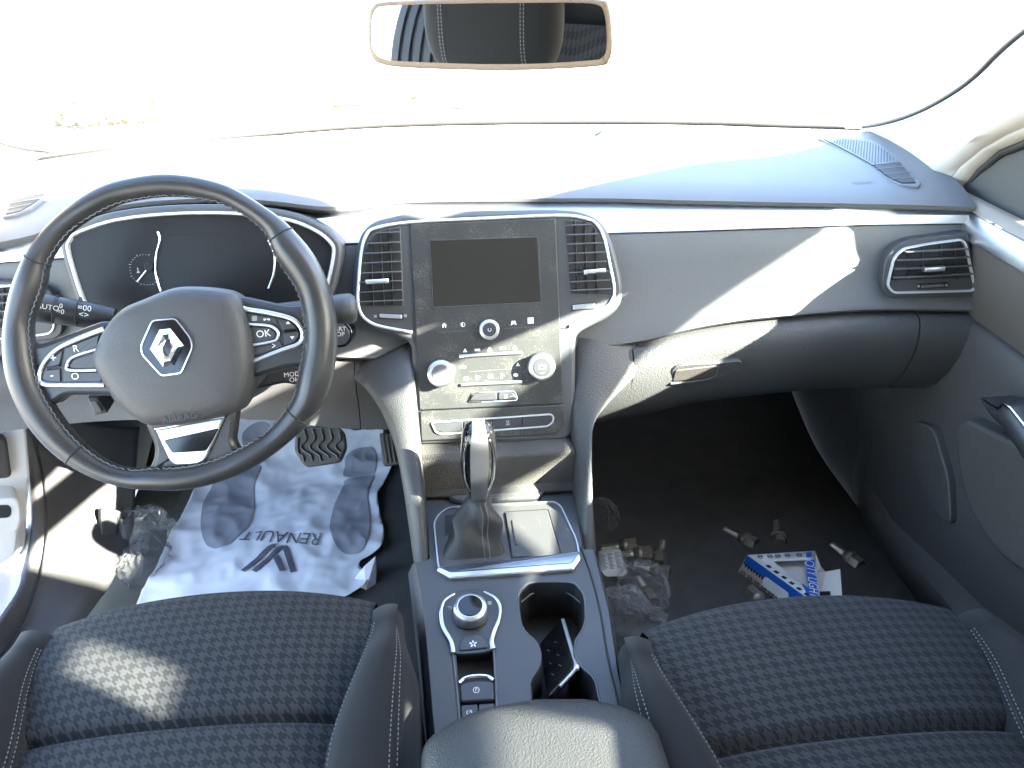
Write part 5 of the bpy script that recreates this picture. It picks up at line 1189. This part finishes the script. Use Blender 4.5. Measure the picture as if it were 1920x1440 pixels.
# ------------------------------------------------------------------ passenger door
dr_ = thing('passenger_door', 'passenger door with grey brown upper trim, silver strip and dark pocket', 'car door', (.72, .4, .3))
ysd = [1.10, 1.0, .85, .6, .45, .38, .3, .2, .1, 0, -.15]
def belt(y): return .055*smooth01((.46-y)/.35)
PR = [(.752, .930), (.746, .944), (.732, .951), (.718, .949), (.711, .938)]
loft('window_ledge', [[Vector((x, y, z+belt(y))) for y in ysd] for x, z in PR]+[[Vector((.74, y, .925+belt(y))) for y in ysd]], MT['ledge'], dr_, close=True, smooth=60)
PR = [(.713, .9355), (.7095, .934), (.7045, .920), (.6995, .905), (.7005, .903)]
loft('silver_strip', [[Vector((x, y, z+belt(y))) for y in ysd] for x, z in PR]+[[Vector((.735, y, .91+belt(y))) for y in ysd]], MT['silver'], dr_, close=True, smooth=60)
PR = [(.712, .9035), (.706, .901), (.708, .88), (.722, .82), (.734, .785)]
loft('upper_panel', [[Vector((x, y, z+belt(y)*max(0, (z-.785)/.12))) for y in ysd] for x, z in PR[:5]]+[[Vector((.76, y, .785)) for y in ysd], [Vector((.76, y, .905+belt(y))) for y in ysd]], MT['doorup'], dr_, close=True, smooth=40)
def inx(y): return .02*smooth01((1.05-y)/.5)
PR = [(.737, .784), (.728, .778), (.724, .75), (.720, .68), (.716, .58), (.714, .46), (.714, .34)]
loft('lower_panel', [[Vector((x-inx(y)*.5, y, z)) for y in ysd] for x, z in PR]+[[Vector((.76, y, .34)) for y in ysd], [Vector((.76, y, .78)) for y in ysd]], MT['doorlow'], dr_, close=True, smooth=50)
pd = Plane((.695, .8, .6), (0, -1, 0), (0, 0, 1))
pk_ = rnd(pd.poly([(1772, 800), (1790, 785), (1900, 840), (2040, 1000), (2100, 1180), (1960, 1120), (1850, 1040), (1800, 960), (1780, 890)], .02), .03)
slab('door_pocket', pk_, pd, -.02, .006, MT['doorlow'], dr_, .006)
sp_ = rnd(pd.poly([(1690, 790), (1730, 800), (1760, 900), (1765, 990), (1730, 960), (1700, 880)], .01), .02)
slab('door_speaker', sp_, pd, -.02, -.006, MT['doorlow'], dr_, .003)
# armrest with chrome line
ar = [[at(1836, 745, X=.672), at(1870, 768, X=.655), at(1920, 800, X=.645), Vector((.640, .4, .66)), Vector((.64, .1, .66))]]
top_ = cat(ar[0], 5, False)
tg = [min(1, k/10) for k in range(len(top_))]
V3 = lambda x, y, z: [p+Vector((x*(1 if x > .03 else g), y, z*g)) for p, g in zip(top_, tg)]
rows = [V3(.07, 0, .012), V3(.012, 0, .006), top_, V3(-.006, 0, -.010), V3(-.004, 0, -.026), V3(.02, 0, -.045), V3(.07, 0, -.055)]
da = loft('door_armrest', rows, MT['black'], dr_, close=True, smooth=70)
tube('chrome_line', [p+Vector((-.001, 0, .003)) for p in top_[2:]], .0022, MT['chrome'], da)
# mirror sail and side window
sail = [Vector((.747, y, z)) for y, z in ((1.13, .935), (1.06, 1.0), (.99, 1.085), (.935, 1.115), (.935, .935))]
R = [sail, [p+Vector((.02, 0, 0)) for p in sail]]
rings('mirror_sail', R, MT['doorlow'], dr_, smooth=20)
gy = [(.935, .945), (.935, 1.075), (.80, 1.165), (.62, 1.22), (.36, 1.278), (.05, 1.302), (-.20, 1.295), (-.22, .945)]
gw = rings('side_window', [[Vector((.757, y, z)) for y, z in gy], [Vector((.760, y, z)) for y, z in gy]], MT['sideglass'], dr_, smooth=0)
# outside door mirror
om = [[Vector((.80+.03*k, 1.12+math.cos(a)*.055*(math.sin(math.pi*(k+.6)/8.2)**.5), 1.0+math.sin(a)*.075*(math.sin(math.pi*(k+.6)/8.2)**.5))) for a in [2*math.pi*j/20 for j in range(20)]] for k in range(8)]
rings('door_mirror', om, MT['paint'], dr_, smooth=70)
BOARD_ = [(-y, z) for y, z in BOARD]
slab('shade_board', BOARD_, Plane((1.62, 0, 0), (0, -1, 0), (0, 0, 1)), -.03, 0, MT['black'], van, .004)  # added out of view to block sun through the passenger window

# ------------------------------------------------------------------ floor coverings
def floor_sheet(name, px, dz, mat, parent=None, rings_=14, fn=None, px_is_world=False):
    P = [on_floor(a, b) for a, b in px] if not px_is_world else px
    P = resample(cat(P, 5)+[P[0]], 90)[:-1]
    c = sum(P, Vector())/len(P); R_ = []
    for k in range(rings_):
        f = 1-k/rings_
        R_.append([Vector((c.x+(p.x-c.x)*f, c.y+(p.y-c.y)*f, 0)) for p in P])
    fn = fn or (lambda x, y: 0)
    low = [Vector((p.x, p.y, zf(p.y)+.0008)) for p in R_[0]]
    R2 = [low]+[[Vector((p.x, p.y, zf(p.y)+dz+fn(p.x, p.y))) for p in r] for r in R_]
    return rings(name, R2, mat, parent, smooth=50), R2
mp_ = thing('floor_mat', 'black carpet floor mat with stitched edge on the passenger side', 'floor mat', on_floor(1380, 950), 'floor mats')
PM = [(1085, 788), (1130, 785), (1370, 780), (1392, 784), (1412, 806), (1440, 846), (1500, 918), (1532, 965), (1580, 1030), (1650, 1110), (1720, 1190), (1500, 1260), (1250, 1290), (1120, 1150), (1090, 950)]
_, R2 = floor_sheet('carpet_pile', PM, .007, MT['mat'], mp_)
tube('edge_binding', [p+Vector((0, 0, .002)) for p in R2[1]], .0042, MT['binding'], mp_, closed=True, sides=8)
mdv = thing('floor_mat', 'worn brownish rubber floor mat under the paper on the driver side', 'floor mat', on_floor(420, 1000), 'floor mats')
DM = [(300, 905), (420, 790), (640, 770), (752, 800), (762, 900), (764, 1060), (720, 1180), (420, 1190), (225, 1120), (275, 1050), (298, 990)]
floor_sheet('rubber_sheet', DM, .006, MT['rubber'], mdv)
for l_ in ([(330, 905), (318, 960), (312, 1010)], [(372, 905), (350, 950), (338, 1000)], [(390, 905), (372, 940), (356, 980)]):
    tube('moulded_rib', [on_floor(a, b, .008) for a, b in cat2(l_, 5, False)], .002, MT['rubber'], mdv)
# paper mat
def crumple(x, y):
    v = 0; amp = .0075
    for f in (7, 16, 34):
        n1 = noise.noise((x*f, y*f, 1.7)); v += amp*(1-math.sqrt(n1*n1+.002)*2.2); amp *= .5
    return v+.010
pp = thing('paper_mat', 'crumpled white paper floor mat with grey footprints and upside down lettering', 'paper mat', on_floor(520, 960))
PP = [(425, 800), (450, 788), (560, 778), (640, 800), (655, 824), (700, 829), (742, 830), (746, 868), (737, 900), (722, 930), (711, 950), (715, 985), (722, 1015), (720, 1048), (695, 1066), (676, 1080), (690, 1120), (600, 1160), (400, 1170), (262, 1160), (290, 1110), (325, 1030), (350, 985), (375, 930), (398, 880)]
PB = [on_floor(a, b) for a, b in PP]
x0, x1 = min(p.x for p in PB), max(p.x for p in PB); y0, y1 = min(p.y for p in PB), max(p.y for p in PB)
pb2 = [(p.x, p.y) for p in PB]; pb2 = cat2(pb2, 4)
st_ = .0055; nx, ny = int((x1-x0)/st_)+2, int((y1-y0)/st_)+2
V = []; idx = {}; Fc = []
def nearest_edge(x, y):
    best = None
    for i in range(len(pb2)):
        a, b = Vector(pb2[i-1]), Vector(pb2[i]); ab = b-a; t = max(0, min(1, (Vector((x, y))-a).dot(ab)/max(1e-9, ab.length_squared))); q = a+ab*t
        d = (q-Vector((x, y))).length
        if best is None or d < best[0]: best = (d, q)
    return best
for i in range(nx):
    for j in range(ny):
        x, y = x0+i*st_, y0+j*st_
        if inside(pb2, x, y): idx[i, j] = len(V); V.append([x, y])
def vid(i, j): return idx.get((i, j))
snap = {}
for i in range(nx-1):
    for j in range(ny-1):
        q = [(i, j), (i+1, j), (i+1, j+1), (i, j+1)]; ins = [k in idx for k in q]
        if all(ins): Fc.append(tuple(idx[k] for k in q))
        elif any(ins):
            ids = []
            for k in q:
                if k in idx: ids.append(idx[k])
                else:
                    if k not in snap:
                        e = nearest_edge(x0+k[0]*st_, y0+k[1]*st_)[1]; snap[k] = len(V); V.append([e.x, e.y])
                    ids.append(snap[k])
            Fc.append(tuple(ids))
V = [Vector((x, y, zf(y)+.016+crumple(x, y))) for x, y in V]
ps_ = mesh('paper_sheet', V, Fc, MT['paper'], pp, 60)
if sum(p.normal.z for p in ps_.data.polygons) < 0: ps_.data.flip_normals()
md = ps_.modifiers.new('thickness', 'SOLIDIFY'); md.thickness = .0004; md.offset = -1
def wp(p, e=.0022): return Vector((p.x, p.y, zf(p.y)+.016+crumple(p.x, p.y)+e))
def print_patch(name, px, mat):
    P = cat([on_floor(a, b, .012) for a, b in px], 5); c = sum(P, Vector())/len(P)
    R_ = []
    for k in range(18):
        f = 1-k/18; R_.append([wp(c.lerp(p, f)) for p in P])
    o_ = rings(name, R_, mat, pp, cap0=False, smooth=60)
    if sum(f_.normal.z for f_ in o_.data.polygons) < 0: o_.data.flip_normals()
    return o_
Z4 = lambda l: [(280+a/3.84, 780+b/3.84) for a, b in l]
print_patch('footprint', Z4([(1500, 1055), (1400, 1040), (1340, 970), (1310, 870), (1320, 780), (1350, 690), (1385, 625), (1412, 560), (1425, 532), (1610, 490), (1600, 560), (1580, 640), (1590, 740), (1595, 850), (1580, 940), (1550, 1020)]), MT['ink'])
print_patch('footprint_heel', Z4([(1422, 512), (1415, 430), (1425, 360), (1470, 310), (1550, 282), (1610, 288), (1640, 340), (1640, 400), (1615, 472)]), MT['ink'])
print_patch('footprint', Z4([(490, 1022), (430, 990), (400, 930), (388, 840), (395, 750), (420, 650), (470, 560), (520, 490), (600, 430), (740, 400), (815, 430), (790, 500), (765, 600), (770, 700), (755, 790), (710, 870), (640, 950), (570, 1005)]), MT['ink'])
print_patch('footprint_heel', Z4([(680, 215), (700, 165), (750, 125), (810, 112), (860, 125), (900, 200), (890, 300), (840, 395), (760, 390), (700, 330)]), MT['ink'])
ptx = Plane(on_floor(535, 1034), (1, 0, 0), (0, 1, 0))
tx0, tx1 = on_floor(456, 1031), on_floor(612, 1038)
dv = tx0-tx1; pt2 = Plane((tx0+tx1)/2, dv, Vector((0, 0, 1)).cross(dv))
text('lettering', 'RENAULT', pt2, (0, 0), .040, MT['inkdark'], pp, sx=dv.length/.185, shear=0, warp=lambda p: wp(p, .0026))
def band(name, pts, w_):
    P = [on_floor(a, b) for a, b in Z4(pts)]; P = resample(P, 24); L_, R_ = [], []
    for i, p in enumerate(P):
        t = (P[min(i+1, 23)]-P[max(i-1, 0)]); t.z = 0; t.normalize(); n2 = Vector((-t.y, t.x, 0))*w_/2
        L_.append(wp(p+n2, .0026)); R_.append(wp(p-n2, .0026))
    o_ = loft(name, [L_, R_], MT['inkdark'], pp)
    if sum(f_.normal.z for f_ in o_.data.polygons) < 0: o_.data.flip_normals()
band('logo_stroke', [(700, 1225), (900, 1045), (930, 1040)], .010); band('logo_stroke', [(780, 1228), (960, 1050), (1000, 1045), (1060, 1228)], .010); band('logo_stroke', [(930, 1110), (985, 1228)], .010)
# torn corner of the paper
tc_ = [on_floor(a, b, .02) for a, b in Z4([(1450, 1205), (1520, 1120), (1560, 1115), (1640, 1130), (1630, 1210), (1560, 1255)])]
c_ = sum(tc_, Vector())/len(tc_)+Vector((0, 0, .03)); V = tc_+[c_, c_+Vector((.02, .01, .012))]
mesh('torn_corner', V, [(0, 1, 6), (1, 2, 6), (2, 7, 6), (2, 3, 7), (3, 4, 7), (4, 5, 7), (5, 6, 7), (5, 0, 6)], MT['paper'], pp, 0)

# ------------------------------------------------------------------ pedals
ped = thing('brake_pedal', 'wide brake pedal with wavy rubber ribs above the paper mat', 'pedal', at(600, 838, Y=1.17), 'pedals')
pp1 = tilted(at(600, 838, Y=1.17), .75)
BR = [(556, 806), (566, 800), (632, 799), (645, 808), (650, 838), (638, 866), (572, 876), (552, 846)]
pad_ = slab('rubber_pad', rnd(pp1.poly(BR), .008), pp1, -.012, .004, MT['rubber'], ped, .003)
bp_ = offs(ccw(rnd(pp1.poly(BR), .008)), .004)
for k in range(-1, 7):
    pts = []
    for t in [j/14 for j in range(15)]:
        q = pp1.px(556+16*k+8+(-14 if .33 < t < .7 else 0)*math.sin((t-.33)/.37*math.pi)+20*(t-.5), 800+76*t)
        if inside(bp_, *q): pts.append(pp1.pt(*q, .0045))
    if len(pts) > 3: tube('rib', cat(pts, 3, False), .0026, MT['rubber'], ped, sides=6)
tube('pedal_arm', [pp1.pt(.0, .01, -.012), pp1.pt(.0, .08, -.05), pp1.pt(0, .25, -.06)], .012, MT['black'], ped)
ped2 = thing('accelerator_pedal', 'narrow ribbed accelerator pedal beside the centre console', 'pedal', at(725, 850, Y=1.20), 'pedals')
pp2 = tilted(at(728, 845, Y=1.20), .75)
slab('rubber_pad', rnd(pp2.poly([(711, 812), (738, 812), (750, 870), (719, 874)]), .005), pp2, -.012, .004, MT['rubber'], ped2, .003)
for x in (718, 726, 734): tube('rib', [pp2.pt(*pp2.px(x+8*t, 816+52*t), .0045) for t in (0, .3, .6, 1)], .0022, MT['rubber'], ped2, sides=6)
tube('pedal_arm', [pp2.pt(.0, .03, -.012), pp2.pt(.0, .12, -.05), pp2.pt(0, .25, -.06)], .01, MT['black'], ped2)

# ------------------------------------------------------------------ wheel bolts
def bolt_meshes():
    n = 24
    def rg_(x, r, hexa=False): return [Vector((x, (r/max(abs(math.cos(((2*math.pi*k/n) % (math.pi/3))-math.pi/6)), .1)*.92 if hexa else r)*math.cos(2*math.pi*k/n), (r/max(abs(math.cos(((2*math.pi*k/n) % (math.pi/3))-math.pi/6)), .1)*.92 if hexa else r)*math.sin(2*math.pi*k/n))) for k in range(n)]
    hd_ = [rg_(.0265, .0075, True), rg_(.0262, .0095, True), rg_(.025, .0101, True), rg_(.0125, .0101, True), rg_(.0115, .0118), rg_(.0075, .0122), rg_(.0055, .0115), rg_(-.001, .0068)]
    sh_ = [rg_(0, .0072)]
    for k in range(9): x = -.003-k*.0024; sh_ += [rg_(x, .0068), rg_(x-.0012, .0073)]
    sh_ += [rg_(-.0262, .0068), rg_(-.0275, .0055)]
    a = rings('bolt_head', hd_, MT['steelhead'], None, smooth=35); b = rings('threaded_shank', sh_, MT['steel'], None, smooth=35)
    ma, mb = a.data, b.data; bpy.data.objects.remove(a); bpy.data.objects.remove(b); return ma, mb
MA, MB_ = bolt_meshes()
def bolt(tip, head, label, lift=0):
    p, q = on_floor(*tip, dz=.007+.009+lift), on_floor(*head, dz=.007+.0125+lift)
    t = thing('wheel_bolt', label, 'wheel bolt', p.lerp(q, .5), 'wheel bolts scattered on the passenger floor', local=True)
    t.rotation_mode = 'QUATERNION'; t.rotation_quaternion = (q-p).to_track_quat('X', 'Z')
    t.scale = (1.25,)*3
    for nm, me in (('bolt_head', MA), ('threaded_shank', MB_)):
        o_ = bpy.data.objects.new(nm, me); C.objects.link(o_); o_.parent = t
for tip, head, lab in (((1140, 1029), (1180, 1023), 'wheel bolt partly hidden behind the white leaflet'),
                       ((1168, 1042), (1208, 1038), 'wheel bolt touching the right edge of the white leaflet'),
                       ((1240, 1026), (1235, 1051), 'wheel bolt lying with its shank pointing to the dashboard by the leaflet'),
                       ((1200, 1065), (1243, 1073), 'wheel bolt nearest the clear bag in the group by the leaflet'),
                       ((1370, 1000), (1405, 1016), 'wheel bolt on its side just above the left end of the carton'),
                       ((1457, 986), (1460, 1014), 'wheel bolt pointing forward above the right half of the carton'),
                       ((1568, 1030), (1603, 1054), 'rightmost wheel bolt lying on the edge of the floor mat'),
                       ((1203, 1097), (1217, 1119), 'wheel bolt inside the clear crumpled bag'),
                       ((1437, 1140), (1421, 1124), 'wheel bolt at the seat edge below the carton corner')):
    bolt(tip, head, lab)

# ------------------------------------------------------------------ carton, leaflet, bags
Zb = lambda a, b: (1340+a/5.647, 960+b/5.647)
ZT_ = .362
bx_ = thing('bulb_carton', 'crushed blue and white lamp carton with a cut out window', 'carton', at(1460, 1090, Z=.31))
pbx = Plane(at(1470, 1080, Z=ZT_), (1, 0, 0), (0, 1, 0))
A_, B_, C__, D_ = [pbx.px(*Zb(*q)) for q in ((345, 455), (1060, 410), (1120, 1010), (1090, 985))]
Wn = [pbx.px(*Zb(*q)) for q in ((620, 522), (952, 510), (990, 792), (915, 745))]
outer = ccw([A_, B_, C__, D_]); win = ccw(Wn)
tpf = holed('window_face', outer, [win], pbx, MT['white'], bx_)
md = tpf.modifiers.new('thickness', 'SOLIDIFY'); md.thickness = .0008; md.offset = -1
def quad(name, pts, mat, th=.0008, parent=bx_):
    o_ = mesh(name, pts, [tuple(range(len(pts)))], mat, parent, 0, fix=False); m2 = o_.modifiers.new('thickness', 'SOLIDIFY'); m2.thickness = th; m2.offset = 0; return o_
At, Bt, Ct, Dt = [pbx.pt(*q) for q in (A_, B_, C__, D_)]
E_ = at(*Zb(230, 665), Z=.311); mid_t = .36
Dv = Dt-At; E2 = E_+Dv
AE = At.lerp(E_, mid_t)+Vector((-.001, -.004, 0)); DE = AE+Dv
dz = Vector((0, 0, -.0006))
quad('blue_side', [At+dz, AE, DE, Dt+dz], MT['blue']); quad('cream_side', [AE, E_, E2, DE], MT['cream'])
quad('back_side', [At+dz, Bt+dz, Bt+Vector((0, .002, -.05)), E_], MT['cardin']); quad('base', [E_, E2, Ct+Vector((0, 0, -.05)), Bt+Vector((0, .002, -.05))], MT['cardin']); quad('right_side', [Bt+dz, Ct+dz, Ct+Vector((0, 0, -.05)), Bt+Vector((0, .002, -.05))], MT['cardin'])
HB = .0006
quad('inner_tray', [At+Vector((.012, -.004, -.016)), Bt+Vector((-.004, -.004, -.016)), Ct+Vector((-.004, 0, -.016)), Dt+Vector((.012, 0, -.016))], MT['cardin'])
def pz(name, l, mat, h=HB): return slab(name, pbx.poly([Zb(*q) for q in l]), pbx, h, h+.0003, MT[mat], bx_, 0)
pz('blue_band', [(955, 512), (1055, 512), (1108, 930), (1090, 985), (1000, 918), (918, 758), (988, 798)], 'blue')
for q in ((572, 580), (653, 640), (735, 697), (815, 757), (893, 816), (973, 876)): pz('printed_check', [(q[0]-36, q[1]-6), (q[0]-8, q[1]-18), (q[0]+36, q[1]+8), (q[0]+6, q[1]+20)], 'print', HB+.0004)
for q in ((480, 478), (585, 475), (668, 470), (770, 463), (893, 460)):
    c_ = pbx.px(*Zb(*q)); ringicon(pbx, c_, .0042, .0011, HB+.0005, MT['print'], bx_, None, 'printed_badge'); bar('printed_mark', pbx, (c_[0]-.004, c_[1]), (c_[0]+.004, c_[1]+.001), .0016, HB, HB+.0004, MT['print'], bx_, 0)
pz('printed_label', [(965, 432), (1020, 430), (1032, 460), (1010, 486), (970, 482)], 'blue', HB+.0003)
d1 = Vector(pbx.px(*Zb(1055, 900)))-Vector(pbx.px(*Zb(1015, 545))); cL = pbx.px(*Zb(1033, 735))
text('lettering', 'ITY LIGHT', pbx, cL, .022, MT['white'], bx_, h=HB+.0006, rot=math.atan2(d1.y, d1.x), sx=d1.length/.105, shear=.15)
c_ = pbx.px(*Zb(1005, 550)); ringicon(pbx, c_, .0065, .0014, HB+.0008, MT['white'], bx_, None, 'printed_badge')
# checks, white label and badges along the sloping sides
nb = (AE-At).cross(Dv).normalized(); nb = nb if nb.y < 0 else -nb
psd = Plane(AE, Dv, At-AE); L_ = Dv.length
slab('white_label', rnd([(L_*.31, -.013), (L_*.66, -.013), (L_*.66, .006), (L_*.31, .006)], .005), psd, .0006, .0012, MT['white'], bx_, 0)
for k in range(9): slab('printed_check', [(L_*(.03+.042*k), -.003), (L_*(.05+.042*k), -.003), (L_*(.05+.042*k), .003), (L_*(.03+.042*k), .003)], psd, .0006, .0010, MT['print'], bx_, 0)
psc = Plane(E_, Dv, AE-E_)
for k in range(6):
    c_ = (L_*(.09+.105*k), (AE-E_).length*.42); ringicon(psc, c_, .0048, .0011, .0009, MT['print'], bx_, None, 'printed_badge'); bar('printed_mark', psc, (c_[0]-.004, c_[1]-.001), (c_[0]+.004, c_[1]+.001), .0016, .0006, .0009, MT['print'], bx_, 0)
fl_ = [at(*Zb(a, b), Z=z) for a, b, z in ((1078, 640, .345), (1180, 632, .335), (1275, 630, .335), (1328, 605, .345), (1352, 920, .335), (1110, 930, .335))]
quad('open_flap', fl_, MT['white']); quad('torn_tab', [at(*Zb(a, b), Z=z) for a, b, z in ((1062, 425, .36), (1125, 580, .345), (1170, 630, .332), (1080, 650, .34))], MT['white'])
quad('printed_square', [at(*Zb(a, b), Z=.3385) for a, b in ((1112, 842), (1225, 838), (1232, 930), (1114, 930))], MT['print'], .0003)
# leaflet
lf = thing('leaflet', 'small white printed leaflet against the console on the passenger floor', 'leaflet', on_floor(1150, 1058))
LP = [at(1120, 1034, Z=.325), at(1163, 1030, Z=.328), at(1180, 1082, Z=.318), at(1126, 1083, Z=.318)]
rows = [[LP[0].lerp(LP[1], t)+Vector((0, 0, .004*math.sin(math.pi*t))) for t in [k/8 for k in range(9)]], [LP[0].lerp(LP[3], .5).lerp(LP[1].lerp(LP[2], .5), t)+Vector((0, 0, .006*math.sin(math.pi*t))) for t in [k/8 for k in range(9)]], [LP[3].lerp(LP[2], t)+Vector((0, 0, .003*math.sin(math.pi*t))) for t in [k/8 for k in range(9)]]]
loft('sheet', rows, MT['white'], lf, thick=.0005)
plf = Plane(LP[0].lerp(LP[2], .5)+Vector((0, 0, .008)), LP[1]-LP[0], LP[0]-LP[3])
for c0 in range(4):
    lines = []
    for k in range(13): lines.append(sring([(-.021+c0*.0125, .017-k*.0028), (-.021+c0*.0125+.008+.002*((k*7+c0) % 3-1), .017-k*.0028), (-.021+c0*.0125+.008+.002*((k*7+c0) % 3-1), .0176-k*.0028), (-.021+c0*.0125, .0176-k*.0028)], plf, -.001, .0003))
    multi('text_column', lines, MT['icongrey'], lf)['kind'] = 'stuff'
# clear bags: closed crumpled skins
def bag(name, label, c, size, mat, seed, rot=0, sub=5, tail=None, amp=.5):
    bm = bmesh.new(); bmesh.ops.create_icosphere(bm, subdivisions=sub, radius=1)
    for v in bm.verts:
        p = v.co.copy(); d = 1
        for f, a in ((1.4, .35), (3.1, .28), (6.5, .16), (13, .07)): d += a*amp*(1-2.4*abs(noise.noise(p*f+Vector((seed, 0, seed)))))
        q = Vector((p.x*size[0], p.y*size[1], max(p.z, -.55)*size[2]))*d
        v.co = q
    me = bpy.data.meshes.new(name); bm.to_mesh(me); bm.free()
    o_ = put(name, me, mat, None, 25); o_.location = c; o_.rotation_euler = (0, 0, rot); return tag(o_, label, 'plastic bag', 'clear plastic bags on the floor')
bag('plastic_bag', 'clear crumpled plastic bag round a wheel bolt near the console', on_floor(1205, 1122)+Vector((0, 0, .026)), (.036, .042, .030), MT['film'], 2.1)
bag('plastic_bag', 'larger flat clear bag squeezed between console and passenger seat', on_floor(1182, 1205)+Vector((.0, 0, .04)), (.042, .055, .045), MT['film'], 5.3, .3)
bag('plastic_bag', 'tuft of clear wrapping showing beside the lower end of the console arm', on_floor(1124, 985)+Vector((0, 0, .02)), (.03, .035, .028), MT['film'], 8.8)
bag('plastic_bag', 'dark smoky plastic bag beside the left edge of the paper mat', on_floor(280, 1078)+Vector((0, 0, .035)), (.035, .045, .03), MT['film2'], 3.7)
bag('plastic_bag', 'clear twisted bag end standing up beside the kick panel', on_floor(278, 1035)+Vector((0, 0, .045)), (.035, .026, .038), MT['film'], 6.9, .5, amp=1.0)

# ------------------------------------------------------------------ key card in the cup holder
kc = thing('key_card', 'glossy black key card with chrome edge standing in the cup holder', 'key card', K.pt(*K.px(1040, 1260), -.06))
a_, b_, c__ = K.pt(*K.px(1010, 1207, -.050), -.050), K.pt(*K.px(1053, 1158, -.038), -.038), K.pt(*K.px(1079, 1250, .0), .0)
u_ = (b_-a_); v_ = (c__-b_)
pkc = Plane(b_, u_, -v_)
qa, qb = pkc.px(1010, 1207), pkc.px(1053, 1158); qc, qd = pkc.px(1080, 1250), pkc.px(1027, 1308)
cardp = rnd([qa, qb, qc, qd], .006)
slab('card_body', cardp, pkc, -.007, .0, MT['gloss'], kc, .002)
tube('chrome_edge', [pkc.pt(q[0], q[1], -.002) for q in cat2([(qb[0]*.97+qc[0]*.03, qb[1]*.97+qc[1]*.03), (qb[0]*.5+qc[0]*.5, qb[1]*.5+qc[1]*.5), (qb[0]*.06+qc[0]*.94, qb[1]*.06+qc[1]*.94), (qc[0]*.93+qd[0]*.07, qc[1]*.93+qd[1]*.07), (qc[0]*.4+qd[0]*.6, qc[1]*.4+qd[1]*.6)], 5, False)], [.0026]*11+[.0036]*4+[.0020]*6, MT['rim'], kc)
for t in (.3, .6):
    for s in (.3, .55, .75):
        cx = qa[0]+(qb[0]-qa[0])*t+(qd[0]-qa[0])*s; cyy = qa[1]+(qb[1]-qa[1])*t+(qd[1]-qa[1])*s
        slab('button_mark', [(cx-.0006, cyy-.003), (cx+.0006, cyy-.003), (cx+.0006, cyy+.003), (cx-.0006, cyy+.003)], pkc, -.0005, .0003, MT['slat'], kc, 0)
flush_text()
